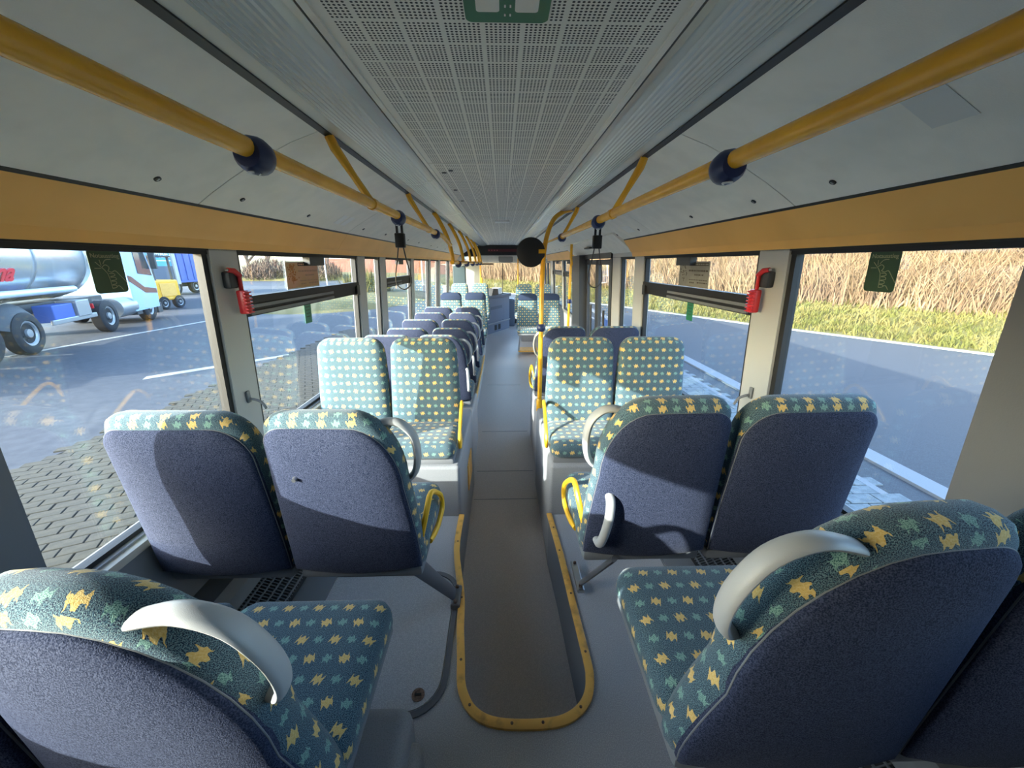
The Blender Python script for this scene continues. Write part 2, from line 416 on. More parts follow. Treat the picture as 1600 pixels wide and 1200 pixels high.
# ---------------------------------------------------------------- side walls, windows, posts
def window(n, s, y0, y1, transom=False, w0=.028, z0=SILL, z1=WTOP, g='glass', label=None):
    bm = newbm(); w = .028
    slab(bm, s, y0, y0+w0, z0, z1, .012 if w0 > .01 else .03, .045); slab(bm, s, y1-w, y1, z0, z1, .012, .045)
    slab(bm, s, y0, y1, z1-w*.75, z1, .008, .045); slab(bm, s, y0, y1, z0, z0+w*.6, .012, .045)
    o = struct(obj('window_%d' % n, bm, 'rubber'), label)
    def pane(za, zb):
        b = newbm(); slab(b, s, y0+w0*.6, y1-w*.6, za, zb, .030, .035); obj('pane', b, g, o)
    if transom:
        zt = 1.225
        pane(z0+.01, zt-.03); pane(zt+.03, z1-.02)
        b = newbm(); slab(b, s, y0, y1, zt+.012, zt+.045, .004, .05); slab(b, s, y0, y1, zt-.05, zt+.012, .012, .05); obj('transom', b, 'rubber', o)
        b = newbm(); slab(b, s, y0+.05, y1-.5, zt-.044, zt-.028, .004, .014); slab(b, s, y0+.05, y1-.5, zt-.012, zt+.004, .006, .014); obj('rail', b, 'mid_grey', o)
        b = newbm(); slab(b, s, (y0+y1)/2-.10, (y0+y1)/2+.10, z1-.07, z1-.02, -.012, .03); obj('latch', b, 'dark_plastic', o)
        b = newbm(); slab(b, s, y1-.07, y1-.01, zt-.06, zt+.02, -.006, .02); obj('hinge', b, 'black', o)
    else: pane(z0+.01, z1-.02)
    return o
Lw = [(-.2, .74, 0), (.86, 1.665, 0), (1.835, 3.33, 1), (3.50, 3.93, 0), (4.12, 5.27, 1), (5.42, 6.52, 0), (6.68, 7.48, 0), (7.70, 8.90, 0), (9.05, 11.2, 0)]
Rw = [(-.2, .68, 0), (.885, 1.645, 0), (1.835, 3.35, 1), (3.58, 4.02, 0), (6.56, 7.85, 1), (8.0, 9.5, 1)]
nwin = 0
for i, (a, b, tz) in enumerate(Lw):
    nwin += 1; window(nwin, -1, a, b, tz, z0=.92 if a < 0 else SILL, w0=.006 if i == 1 else .028)  # unseen first window gets a raised sill, shaped to trim the sunbeam
for i, (a, b, tz) in enumerate(Rw):
    nwin += 1; window(nwin, 1, a, b, tz, z0=.92 if a < 0 else SILL, w0=.006 if i == 1 else .028)
def wall(name, s, wins, doors):
    root = empty_struct(name)
    bm = newbm(); spans = []
    y = YR
    for a, b in doors: spans.append((y, a)); y = b
    spans.append((y, YF))
    for a, b in spans:
        slab(bm, s, a, b, GND+.15, SILL, .03, .075); slab(bm, s, a, b, SILL-.05, SILL, -.006, .03)
    slab(bm, s, wins[0][0], wins[0][1], SILL, .92, .0, .06)  # panel added below the unseen rearmost window to block stray sun
    obj('outer_skin', bm, 'wall_grey', root)
    bm = newbm(); slab(bm, s, YR, YF, WTOP, WTOP+.10, .0, .075); slab(bm, s, YR, YF, WTOP+.10, 2.0, .02, .075); obj('roof_rail', bm, 'post', root)
    op = sorted([(a, b) for a, b, _ in wins]+list(doors)); y = YR
    for k, (a, b) in enumerate(op+[(YF, YF)]):
        if a-y > .02:
            bm = newbm(); slab(bm, s, y, a, SILL, WTOP, 0, .06)
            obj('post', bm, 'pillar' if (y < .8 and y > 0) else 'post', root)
        y = b
    return root
wl = wall('wall_left', -1, Lw, [])
wr = wall('wall_right', 1, Rw, [(4.30, 6.30), (9.9, 11.4)])
# black top shade bands above the near windows
# sills and heater duct on the left, plain lining on the right
for s, root in ((-1, wl), (1, wr)):
    bm = newbm(); y1 = 4.0 if s > 0 else 9.0
    prism(bm, [(s*(wx(SILL)+.02), SILL-.004), (s*(wx(SILL)-.026), SILL-.012), (s*(wx(SILL)-.03), SILL-.035), (s*(wx(SILL)+.02), SILL-.035)], 'y', YR, y1)
    obj('sill', bm, 'sill', root)
    bm = newbm(); prism(bm, [(s*1.235, SILL-.03), (s*1.205, SILL-.03), (s*1.165, .23), (s*1.235, .23)], 'y', YR, 1.93); obj('lining', bm, 'wall_grey', root)
    bm = newbm(); prism(bm, [(s*1.24, .215), (s*1.085, .215), (s*1.075, .16), (s*1.075, .02), (s*1.24, .02)], 'y', YR, 1.93); obj('duct', bm, 'wall_grey', root)
    bm = newbm(); prism(bm, [(s*1.075, .0), (s*.93, .0), (s*.93, .03), (s*1.075, .09)], 'y', YR, 1.93); gb = obj('grille', bm, 'grille', root)
    bm = newbm()
    for k in range(5):
        x = .94+.03*k; zz = .03+.0+(.06*(x-.93)/.145)
        box(bm, s*x-.003, s*x+.003, YR, 1.93, zz, zz+.006)
    for k in range(150): 
        y = -.3+k*.015
        hexa(bm, [(s*xx, yy, zz+dz) for dz in (0, .005) for yy in (y, y+.003) for xx, zz in ((.932, .03), (1.072, .09))])
    obj('grille_bar', bm, 'mid_grey', gb)
    bm = newbm(); box(bm, min(s*.93, s*.79), max(s*.93, s*.79), YR, 1.93, 0, .012); box(bm, min(s*.79, s*.783), max(s*.79, s*.783), YR, 1.93, 0, .003); obj('floor_strip', bm, 'mid_grey', root)
# front and rear walls
bm = newbm(); box(bm, -1.3, 1.3, YR-.08, YR, GND+.15, 2.05)
wrear = struct(obj('wall_rear', bm, 'pillar'))
# roof
bm = newbm(); prism(bm, [(-1.26, 1.55), (-1.26, 1.85), (-1.12, 2.08), (-.7, 2.16), (.7, 2.16), (1.12, 2.08), (1.26, 1.85), (1.26, 1.55), (1.22, 1.55), (1.2, 1.82), (1.05, 2.02), (.7, 2.10), (-.7, 2.10), (-1.05, 2.02), (-1.2, 1.82), (-1.22, 1.55)], 'y', YR-.08, YF+.1)
ceil = empty_struct('ceiling')
obj('roof_shell', bm, 'roof', ceil)
# ---------------------------------------------------------------- ceiling lining
ZC = 1.87
ys = [YR, -.35, 2.06, 3.75, 4.25, 6.2, 8.2, 10.6]
for a, b in zip(ys, ys[1:]):
    bm = newbm(); box(bm, -.348, .348, a+.003, b-.003, ZC, ZC+.012); obj('perforated_panel', bm, 'perforated', ceil)
for y in (2.06, 3.75, 4.25):
    bm = newbm(); box(bm, -.35, .35, y-.006, y+.006, ZC-.002, ZC+.002); obj('joint_strip', bm, 'panel_grey', ceil)
for x, y in ((-.30, 2.25), (-.30, 2.75), (-.30, 3.2), (-.26, 2.2)):
    bm = newbm(); lathe(bm, [(.012, -.003), (.012, .004)], 14, Matrix.Translation((x, y, ZC))); obj('ceiling_hole', bm, 'black', ceil)
bm = newbm(); box(bm, -.08, .08, 4.6, 4.78, ZC-.012, ZC); obj('ceiling_lamp_small', bm, 'white', ceil)
for s in (-1, 1):
    bm = newbm(); prism(bm, [(s*.348, ZC+.012), (s*.348, ZC-.006), (s*.362, ZC-.008), (s*.362, ZC+.012)], 'y', YR, 10.6); obj('panel_frame', bm, 'panel_grey', ceil)
    bm = newbm(); prism(bm, [(s*.362, ZC+.01), (s*.362, ZC), (s*.369, ZC), (s*.369, ZC+.01)], 'y', YR, 10.6); obj('shadow_gap', bm, 'black', ceil)
    bm = newbm(); prism(bm, [(s*.369, ZC+.012), (s*.369, ZC-.006), (s*.384, ZC-.010), (s*.386, ZC+.012)], 'y', YR, 10.6); obj('alu_rail', bm, 'alu', ceil)
    # ribbed light covers, one per lamp
    n = 16; prof = []
    for k in range(n+1):
        u = k/n; x = .386+u*(.598-.386); z = ZC-.004-.012*u - .018*math.sin(PI*u)
        if 2 <= k <= n-5: prof.append((s*(x-.004), z+.002)); prof.append((s*x, z-.0025))
        else: prof.append((s*x, z))
    prof += [(s*.598, ZC+.02), (s*.386, ZC+.02)]
    yl = [YR, .2, 2.42, 3.9, 5.4, 6.9, 8.4, 10.6]
    for a, b in zip(yl, yl[1:]):
        bm = newbm(); prism(bm, prof, 'y', a+.004, b-.004); obj('light_cover', bm, 'light_cover', ceil, smooth=True, angle=25)
    bm = newbm(); prism(bm, [(s*.598, ZC+.01), (s*.598, ZC-.020), (s*.622, ZC-.024), (s*.622, ZC+.01)], 'y', YR, 10.6); obj('black_channel', bm, 'black', ceil)
    # big grey side flaps
    pr = [(.622, 1.848), (.72, 1.815), (.83, 1.765), (.95, 1.70), (1.03, 1.652), (1.078, 1.620), (1.085, 1.63), (1.0, 1.69), (.85, 1.778), (.73, 1.828), (.622, 1.862)]
    yp = [YR, .05, 1.52, 2.9, 4.3, 5.7, 7.1, 8.5, 10.6]
    for a, b in zip(yp, yp[1:]):
        bm = newbm(); prism(bm, [(s*x, z) for x, z in pr], 'y', a+.0025, b-.0025); p = obj('side_flap', bm, 'panel_grey', ceil, smooth=True, angle=30)
        for yy in ([.45, 1.29] if a == .05 else [a+.16, b-.68] if a > 1 else []):
            bm = newbm(); lathe(bm, [(.010, -.002), (.010, .004)], 12, Matrix.Translation((s*1.018, yy, 1.657)) @ Matrix.Rotation(s*.55, 4, 'Y')); q = obj('latch', bm, 'black', p)
            bm = newbm(); box(bm, -.005, .005, -.0025, .0025, -.0035, 0, Matrix.Translation((s*1.018, yy, 1.657)) @ Matrix.Rotation(s*.55, 4, 'Y')); obj('key', bm, 'metal', q)
    bm = newbm(); prism(bm, [(s*1.079, 1.619), (s*1.084, 1.611), (s*1.13, 1.62), (s*1.1, 1.64)], 'y', YR, 10.6); obj('shadow_gap', bm, 'black', ceil)
    cv = [(1.083, 1.611), (1.100, 1.585), (1.125, 1.557), (1.142, 1.532), (1.146, 1.524), (1.162, 1.508), (1.168, 1.490), (1.172, WTOP), (1.20, WTOP), (1.20, 1.62), (1.12, 1.62)]
    for a, b in ([(YR, 3.62), (6.5, 10.4)] if s > 0 else [(YR, 2.9), (2.9, 6.0), (6.0, 10.4)]):
        bm = newbm(); prism(bm, [(s*x, z) for x, z in cv], 'y', a+.001, b-.001); obj('cove_panel', bm, 'cove', ceil, smooth=True, angle=25)
    # dark shade strip under the cove
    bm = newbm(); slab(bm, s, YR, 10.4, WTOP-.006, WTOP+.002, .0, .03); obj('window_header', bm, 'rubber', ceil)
# label patches stuck on the flaps (worn stickers without legible writing)
def flap_pt(s, x, y):
    pts = [(.622, 1.848), (.72, 1.815), (.83, 1.765), (.95, 1.70), (1.03, 1.652), (1.078, 1.620)]
    for (a, za), (b, zb) in zip(pts, pts[1:]):
        if a <= x <= b: return Vector((s*x, y, za+(zb-za)*(x-a)/(b-a)))
def quad_patch(bm, s, x0, x1, y0, y1, off=.0015):
    P = [flap_pt(s, x, y)+Vector((0, 0, -off)) for x, y in ((x0, y0), (x1, y0), (x1, y1), (x0, y1))]
    Q = [p+Vector((0, 0, off*.6)) for p in P]
    hexa(bm, [P[0], P[1], P[3], P[2], Q[0], Q[1], Q[3], Q[2]])
mat('old_label', (.8, .8, .77), .4); mat('faint_label', (.66, .66, .63), .5)
for s, lab, y in ((-1, 'pair of pale label strips on the left ceiling flap near the hanging loop', 2.55),):
    t = thing('flap_label', lab, 'label', (0, 0, 0))
    for k in range(2):
        bm = newbm(); quad_patch(bm, s, .955, 1.028, y+k*.10, y+.07+k*.10); obj('strip', bm, 'old_label', t)
bm = newbm(); quad_patch(bm, 1, .96, 1.028, 3.15, 3.32); tag(obj('flap_label', bm, 'old_label'), 'small pale label on the right ceiling flap before the middle door', 'label')
bm = newbm(); quad_patch(bm, 1, .835, .945, .86, .95); tag(obj('flap_label', bm, 'faint_label'), 'faint worn sticker on the right ceiling flap above the near handrail', 'label')
# ceiling emergency-exit sign
t = thing('ceiling_sign', 'green sign with two pale squares stuck on the perforated ceiling', 'sign', (.012, .80, ZC-.002))
bm = newbm(); prism(bm, rrect(.158, .25, .014, 5), 'z', -.0015, 0); obj('plate', bm, 'green_sign', t)
for x in (-.036, .036):
    bm = newbm(); prism(bm, rrect(.043, .13, .006, 4, x, .025), 'z', -.0028, -.0014); obj('pale_square', bm, 'panel_grey', t)
bm = newbm()
for k in range(7):
    for x in (-.004, .006): box(bm, x-.0015, x+.0015, -.06+k*.026, -.06+k*.026+.007, -.0025, -.001)
obj('stitch_marks', bm, 'white', t)

# ---------------------------------------------------------------- seats
def outline(hw, h, L, R, n=9, z0=.40):
    """L, R = (taper, shoulder rx, shoulder rz) of each side"""
    def side(tp, rx, rz):
        out = []
        for k in range(8):
            s = k/7; z = (h-rz)*s; out.append((hw-tp*max(0, (s-.12)/.88)**1.35, z))
        x0 = out[-1][0]
        for k in range(1, n+1):
            a = PI/2*k/n; out.append((x0-rx*(1-math.cos(a)), h-rz+rz*math.sin(a)))
        return out
    Rs = side(*R); Ls = side(*L)
    pts = [(x, z) for x, z in Rs] + [(-x, z) for x, z in Ls[::-1]]
    bot = [(-hw*(1-2*k/6), -.012*math.sin(PI*k/6)) for k in range(1, 6)]
    return [(x, z+z0) for x, z in pts+bot]
def loft(bm, pts, layers, hw, h, z0=.40, topinset=0.0, shape=None):
    zc = z0+h/2; rings = []
    for ins, y in layers:
        ring = []
        for x, z in pts:
            xx = x*(1-ins/hw); zz = zc+(z-zc)*(1-ins/(h/2))
            ring.append(bm.verts.new((xx, y, zz)))
        rings.append(ring)
    n = len(pts)
    for A, B in zip(rings, rings[1:]):
        for k in range(n): bm.faces.new((A[k], A[(k+1) % n], B[(k+1) % n], B[k]))
    for R in (rings[0], rings[-1]):
        bm.faces.new(R)
    return rings
def bend(bm, hw, lean=.055, wrap=.018):
    for v in bm.verts:
        u = (v.co.z-.40)/.6
        v.co.y += -lean*u + wrap*(v.co.x/hw)**2 + .018*math.sin(PI*min(max(u, 0), 1))*0
HW, HB = .226, .60
def back_meshes(tag_, tl, tr, hb=HB, top=.925):
    pts = outline(HW, hb, tl, tr)
    bm = newbm()
    loft(bm, pts, [(.16, .112), (.10, .110), (.05, .102), (.018, .088), (.003, .068), (0, .045), (.004, .022), (.014, .010), (.03, .004), (.06, .003)], HW, hb)
    bend(bm, HW); cush = mk('back_cushion', bm, 'moquette', True, True, 60)
    # navy rear panel: same outline, pulled in at the top
    zc = .40; bm = newbm()
    p2 = [(x*.965, .40+(z-.40)*top+.004) for x, z in pts]
    loft(bm, p2, [(0, .016), (0, .002), (.004, -.004), (.014, -.009), (.05, -.016), (.10, -.021), (.16, -.023)], HW, hb*top)
    bend(bm, HW); pan = mk('back_panel', bm, 'navy', True, False, 60)
    bm = newbm(); P = [Vector((x*1.002, .004, z)) for x, z in p2]
    tube(bm, P, .0016, 6, closed=True); bend(bm, HW); pip = mk('piping', bm, 'piping', True)
    return cush, pan, pip
mat('piping', (.16, .17, .18), .8)
def cushion_mesh():
    pts = rrect(.445, .40, .05, 5, 0, .275)
    bm = newbm(); rings = []
    for ins, z in ((.01, .385), (0, .40), (0, .43), (.006, .452), (.02, .466), (.05, .474), (.10, .476)):
        rings.append([bm.verts.new((x*(1-ins/.2225), .275+(y-.275)*(1-ins/.2), z+.012*(y-.1))) for x, y in pts])
    n = len(pts)
    for A, B in zip(rings, rings[1:]):
        for k in range(n): bm.faces.new((A[k], A[(k+1) % n], B[(k+1) % n], B[k]))
    bm.faces.new(rings[0]); bm.faces.new(rings[-1])
    return mk('seat_cushion', bm, 'moquette', True, True, 60)
def pan_mesh():
    bm = newbm(); bbox(bm, -.215, .215, .03, .46, .345, .388, .015, 2)
    return mk('seat_pan', bm, 'mid_grey', True)
CUSH, PAN = cushion_mesh(), pan_mesh()
def grab_mesh(s):
    p = [(.085, .035, .925), (.13, .034, .945), (.178, .036, .942), (.214, .042, .905), (.226, .048, .85), (.222, .055, .79), (.205, .06, .745), (.17, .06, .72)]
    bm = newbm(); P = smooth_path([(s*x, y, z) for x, y, z in p], 5)
    rr = [.0165+.003*math.sin(PI*k/(len(P)-1)) for k in range(len(P))]
    tube(bm, P, rr, 12, flat=(1.25, .62), up=(0, 1, 0))
    return mk('grab_handle', bm, 'grey_plastic', True)
def grab_near(s):
    p = [(.0, -.01, .925), (.055, -.025, .955), (.115, -.03, .967), (.170, -.026, .938), (.203, -.018, .875), (.208, -.006, .81), (.190, .008, .76), (.150, .03, .735)]
    bm = newbm(); P = smooth_path([(s*x, y, z) for x, y, z in p], 5)
    rr = [.0135+.003*math.sin(PI*k/(len(P)-1)) for k in range(len(P))]
    tube(bm, P, rr, 14, flat=(1.25, .62), up=(0, 1, 0))
    return mk('grab_handle', bm, 'grey_plastic', True)
def arm_mesh(s):
    p = [(.215, .055, .50), (.232, .09, .58), (.238, .15, .612), (.240, .27, .535), (.240, .345, .46), (.238, .34, .40), (.232, .24, .385), (.222, .15, .40)]
    bm = newbm(); tube(bm, smooth_path([(s*x, y, z) for x, y, z in p], 4), .0105, 8)
    return mk('side_handle', bm, 'yellow_bright', True)
GRAB = {s: grab_mesh(s) for s in (-1, 1)}; GRABN = {s: grab_near(s) for s in (-1, 1)}; ARM = {s: arm_mesh(s) for s in (-1, 1)}
# backs: key (aisle-side sign, kind)
BACK = {}
for s in (-1, 1):
    def tt(a, w): return (w, a) if s > 0 else (a, w)      # (left taper, right taper); s = local side of the aisle
    BACK[s, 'inner'] = back_meshes('i', *tt((.03, .15, .24), (.01, .07, .06))); BACK[s, 'outer'] = back_meshes('o', *tt((.015, .11, .13), (.0, .06, .06)))
    BACK[s, 'near'] = back_meshes('n', *tt((.05, .25, .36), (.01, .07, .06)))
    BACK[s, 'inner_high'] = back_meshes('h', *tt((.03, .15, .24), (.01, .07, .06)), top=.98); BACK[s, 'outer_high'] = back_meshes('g', *tt((.015, .11, .13), (.0, .06, .06)), top=.98)
    BACK[s, 'face'] = back_meshes('f', *tt((.02, .09, .09), (.015, .08, .07))); BACK[s, 'tall'] = back_meshes('t', *tt((.04, .08, .08), (.04, .08, .08)), hb=.72)
def head_band():
    pts = outline(HW, .72, (.04, .08, .08), (.04, .08, .08)); bm = newbm()
    sel = [(x*1.02, z+.006) for x, z in pts if z > 1.01]
    sel = [(sel[0][0], 1.0)]+sel+[(sel[-1][0], 1.0)]
    cx = 0; zc = 1.06
    rings = []
    for ins, y in ((.02, .120), (0, .108), (0, .0), (.02, -.024)):
        rings.append([bm.verts.new((x*(1-ins/.2), y, zc+(z-zc)*(1-ins*3))) for x, z in sel])
    n = len(sel)
    for A, B in zip(rings, rings[1:]):
        for k in range(n): bm.faces.new((A[k], A[(k+1) % n], B[(k+1) % n], B[k]))
    bm.faces.new(rings[0]); bm.faces.new(rings[-1]); bend(bm, HW)
    return mk('headrest_band', bm, 'navy_band', True, False, 60)
HEAD = head_band()
def seat(label, x, y, z, facing, aisle, kind, grab=True, arm=True, head=False, group=None, leg=None):
    """facing +1 looks forward, -1 looks back; aisle = world side (+1/-1) of the aisle; kind picks the back"""
    t = thing('bus_seat', label, 'seat', (x, y, z), 0 if facing > 0 else PI, group)
    s = aisle*facing                      # local side of the aisle
    c, p, pp = BACK[s, kind]
    obm('back_cushion', c, t); pn = obm('back_panel', p, t); obm('piping', pp, pn)
    obm('seat_cushion', CUSH, t); obm('seat_pan', PAN, t)
    if grab: obm('grab_handle', (GRABN if kind == 'near' else GRAB)[s], t)
    if arm: obm('side_handle', ARM[s], t)
    if head: obm('headrest_band', HEAD, t)
    if leg: leg(t, s)
    return t
def leg_plate(t, s):       # wide sloping bracket down to the aisle edge
    bm = newbm(); P = [Vector((s*.12, .13, .36)), Vector((s*.22, .22, .14)), Vector((s*.285, .255, .03))]
    tube(bm, P, [.05, .036, .03], 8, flat=(1.0, .30), up=(0, 1, .3)); l = obj('leg', bm, 'leg_grey', t, smooth=True)
    bm = newbm(); bbox(bm, s*.295-.02, s*.295+.02, .20, .31, 0, .028, .006); obj('foot_plate', bm, 'leg_grey', l)
    for yy in (.215, .295):
        bm = newbm(); lathe(bm, [(.008, .026), (.008, .036), (.004, .039)], 8, Matrix.Translation((s*.295, yy, 0))); obj('bolt', bm, 'rust', l)
def leg_bar(t, s):
    bm = newbm(); tube(bm, [(s*.10, .02, .37), (s*.155, .26, .02)], .0135, 10, flat=(1.4, .8)); l = obj('leg', bm, 'leg_grey', t, smooth=True)
    bm = newbm(); bbox(bm, s*.165-.016, s*.165+.016, .22, .40, 0, .018, .004); obj('foot_plate', bm, 'metal', l)
    for yy in (.24, .38):
        bm = newbm(); lathe(bm, [(.007, .018), (.007, .026), (.003, .028)], 8, Matrix.Translation((s*.165, yy, 0))); obj('bolt', bm, 'rust', l)
def leg_post(t, s):
    bm = newbm(); tube(bm, [(s*.17, .38, .35), (s*.19, .38, .02)], .014, 8); tube(bm, [(s*.19, .38, .02), (s*.19, .08, .02)], .014, 8); obj('leg', bm, 'metal', t, smooth=True)
    bm = newbm(); box(bm, -.2, .2, .05, .40, 0, .03); obj('foot_plate', bm, 'trim_yellow', t)
XL_O, XL_I, XR_I, XR_O = -.962, -.508, .502, .957
# nearest pair each side
s_ = seat('navy-backed seat cut off by the bottom left corner of the picture, by the window', -.969, .445, .0, 1, 1, 'outer', grab=False, arm=False); s_.scale.x = .83
seat('nearest left aisle seat with large grey grab handle, bottom left', XL_I-.045, .445, .0, 1, 1, 'near', arm=False)
seat('nearest right aisle seat with large grey grab handle, bottom right', XR_I+.055, .475, .075, 1, -1, 'near', arm=False)
s_ = seat('navy-backed seat filling the bottom right corner of the picture, by the window', .973, .475, .075, 1, -1, 'outer', grab=False, arm=False); s_.scale.x = .83
# second row
seat('left window seat, navy back crossed by a diagonal shadow, second row from the camera', XL_O, 1.085, 0, 1, 1, 'outer', grab=False, arm=False)
l2 = seat('left aisle seat with sunlit navy back and small metal stud, second row', XL_I, 1.085, 0, 1, 1, 'inner', leg=leg_plate)
bm = newbm(); lathe(bm, [(.009, 0), (.009, .004), (.005, .012), (.006, .016)], 10, Matrix.Translation((-.12, -.048, .80)) @ Matrix.Rotation(PI/2, 4, 'X')); obj('stud', bm, 'metal', l2, smooth=True)
r2 = seat('right aisle seat with pale vertical grab bar on its dark navy back, second row', XR_I, 1.115, .025, 1, -1, 'inner', leg=leg_bar)
bm = newbm(); tube(bm, smooth_path([(-.155, .0, .665), (-.155, -.045, .655), (-.158, -.055, .60), (-.168, -.050, .53), (-.178, -.038, .485), (-.178, .0, .475)], 5), .0155, 12); obj('rear_grab_bar', bm, 'grey_plastic', r2, smooth=True)
seat('right window seat with dark shaded navy back, second row', XR_O, 1.115, .025, 1, -1, 'outer', grab=False, arm=False)
# third row looks back at the camera
seat('left window seat facing the camera, sunlit patterned fabric', -.957, 2.42, -.03, -1, 1, 'face', grab=False, arm=False)
seat('left aisle seat facing the camera with yellow side handle', -.50, 2.42, -.03, -1, 1, 'face', grab=False)
seat('right aisle seat facing the camera with yellow side handle', .495, 2.42, -.03, -1, -1, 'face', grab=False)
seat('right window seat facing the camera, mostly in shade', .953, 2.42, -.03, -1, -1, 'face', grab=False, arm=False)
# forward rows on the left
LR = [(3.25, -.16, 'first'), (3.93, -.21, 'second'), (4.56, -.21, 'third'), (5.22, -.21, 'fourth'), (5.92, -.21, 'fifth')]
for k, (y, z, w) in enumerate(LR):
    for x, side in ((XL_O, 'window'), (XL_I, 'aisle')):
        t = seat('left %s seat with pale sunlit navy back, %s row beyond the facing pair' % (side, w), x, y, z, 1, 1, 'inner_high' if side == 'aisle' else 'outer_high', grab=side == 'aisle', arm=False, group='forward-facing seats on the left')
        if side == 'aisle' and k < 3:
            bm = newbm(); tube(bm, smooth_path([(.19, -.0, .70), (.20, -.045, .69), (.205, -.05, .60), (.205, -.045, .52), (.205, 0, .50)], 4), .013, 8); obj('rear_grab_bar', bm, 'grey_plastic', t, smooth=True)
for x, side in ((XL_O, 'window'), (XL_I, 'aisle')):
    seat('left %s seat facing back with navy headrest band, front half of the bus' % side, x, 7.35, -.23, -1, 1, 'tall', grab=False, arm=False, head=True)
    seat('left %s seat facing back, all patterned, just behind the driver partition' % side, x, 8.9, -.13, -1, 1, 'tall', grab=False, arm=False)
# right beyond the facing pair, and the front right seats
seat('right aisle seat behind the facing pair with half-lit navy back', XR_I, 3.30, -.10, 1, -1, 'inner_high')
seat('right window seat behind the facing pair with dark navy back', XR_O, 3.30, -.10, 1, -1, 'outer_high', grab=False, arm=False)
for x, side in ((.51, 'aisle'), (.968, 'window')):
    seat('right %s seat facing back with navy headrest band, beyond the middle door' % side, x, 8.0, -.30, -1, -1, 'tall', grab=False, arm=False, head=True, leg=leg_post if side == 'aisle' else None)
    seat('right %s seat facing back, all patterned, near the front door' % side, x, 9.5, -.18, -1, -1, 'tall', grab=False, arm=False)

# ---------------------------------------------------------------- handrails, hangers, poles
def ball(parent, x, y, z, r=.036, logo=True):
    bm = newbm(); lathe(bm, [(.021, -.030), (.026, -.029), (.033, -.018), (r, 0), (.033, .018), (.026, .029), (.021, .030)], 20, Matrix.Translation((x, y, z-.010)) @ Matrix.Rotation(PI/2, 4, 'X'))
    b = obj('clamp', bm, 'blue_clamp', parent, smooth=True)
    if logo:
        bm = newbm(); a = [(x+.011*math.cos(q), y-.012+.011*math.sin(q), z-.0435-.0) for q in [PI*.15+1.5*PI*k/10 for k in range(11)]]
        tube(bm, a, .0022, 6); obj('logo', bm, 'white', b, smooth=True)
    return b
def bracket(parent, s, xr, y, z, xt=.612, zt=1.85, dy=0.0):
    bm = newbm(); P = [(s*xt, y-dy, zt), (s*(xt-.012), y-dy*.85, zt-.035), (s*(xr+(xt-xr)*.45), y-dy*.4, z+(zt-z)*.42), (s*xr, y, z)]
    tube(bm, P, [.024, .026, .019, .022], 10, flat=(1.15, .65), up=(0, 1, 0)); b = obj('bracket', bm, 'yellow', parent, smooth=True)
    bm = newbm(); lathe(bm, [(.0195, -.022), (.0225, -.02), (.0225, .02), (.0195, .022)], 14, Matrix.Translation((s*xr, y, z)) @ Matrix.Rotation(PI/2, 4, 'X')); obj('sleeve', bm, 'yellow', b, smooth=True)
ZR = 1.637
hl = thing('handrail', 'yellow ceiling handrail running along the left side overhead', 'handrail')
bm = newbm(); tube(bm, [(-.5, YR, ZR), (-.5, 3.45, ZR), (-.47, 3.7, ZR-.06)], .0185, 16); obj('rail', bm, 'yellow', hl, smooth=True)
for y in (.42, 1.64, 2.83): bracket(hl, -1, .5, y+(0 if y > 1 else -.75), ZR, dy=.06)
for y in (.894, 2.02, 3.1): ball(hl, -.5, y, ZR)
hl2 = thing('handrail', 'lower yellow handrail with curved hangers towards the front on the left', 'handrail')
bm = newbm(); tube(bm, [(-.46, 3.7, 1.425), (-.46, 9.0, 1.425)], .0185, 12); obj('rail', bm, 'yellow', hl2, smooth=True)
for y in (3.75, 4.75, 5.8, 6.9, 7.9, 8.7):
    bm = newbm(); tube(bm, smooth_path([(-.612, y, 1.85), (-.57, y, 1.79), (-.50, y, 1.64), (-.465, y, 1.50), (-.46, y, 1.42)], 5), .0185, 10); obj('hanger_bow', bm, 'yellow', hl2, smooth=True)
    if y < 8.5: ball(hl2, -.46, y+.45, 1.42, logo=False)
hr = thing('handrail', 'yellow ceiling handrail running along the right side overhead', 'handrail')
bm = newbm(); tube(bm, [(.5, YR, ZR-.005), (.5, 3.35, ZR-.005)], .0185, 16); obj('rail', bm, 'yellow', hr, smooth=True)
bm = newbm(); tube(bm, [(.5, 3.3, ZR-.005), (.40, 4.0, 1.60)], .009, 10); obj('link_bar', bm, 'yellow', hr, smooth=True)
for y in (.45, 1.88, 3.38): bracket(hr, 1, .5, y+(0 if y > 1 else -.8), ZR-.005, dy=.0 if y > 3 else .03)
for y in (.944, 2.146, 3.42): ball(hr, .5, y, ZR-.005)
for s, x, y, lab in ((-1, -.5, 2.02, 'black hanging strap with thin wire loop under the left handrail'), (1, .5, 2.146, 'black hanging strap with thin wire loop under the right handrail')):
    t = thing('hanging_strap', lab, 'strap', (x, y, ZR))
    bm = newbm()
    for dx in (-.012, .012): box(bm, dx-.005, dx+.005, -.006, .006, -.085, -.035)
    obj('hook', bm, 'black', t)
    bm = newbm(); bbox(bm, -.023, .023, -.016, .016, -.145, -.078, .004); obj('block', bm, 'black', t, smooth=True)
    bm = newbm(); P = smooth_path([(-.012, 0, -.14), (-.022, 0, -.20), (-.036, 0, -.27), (-.034, 0, -.32), (0, 0, -.345), (.034, 0, -.32), (.036, 0, -.27), (.022, 0, -.20), (.012, 0, -.14)], 6)
    tube(bm, P, .0032, 6); obj('loop', bm, 'dark_plastic', t, smooth=True)
pl = thing('grab_pole', 'tall yellow pole beside the aisle with black disc near its top', 'pole', (.31, 3.1, .20))
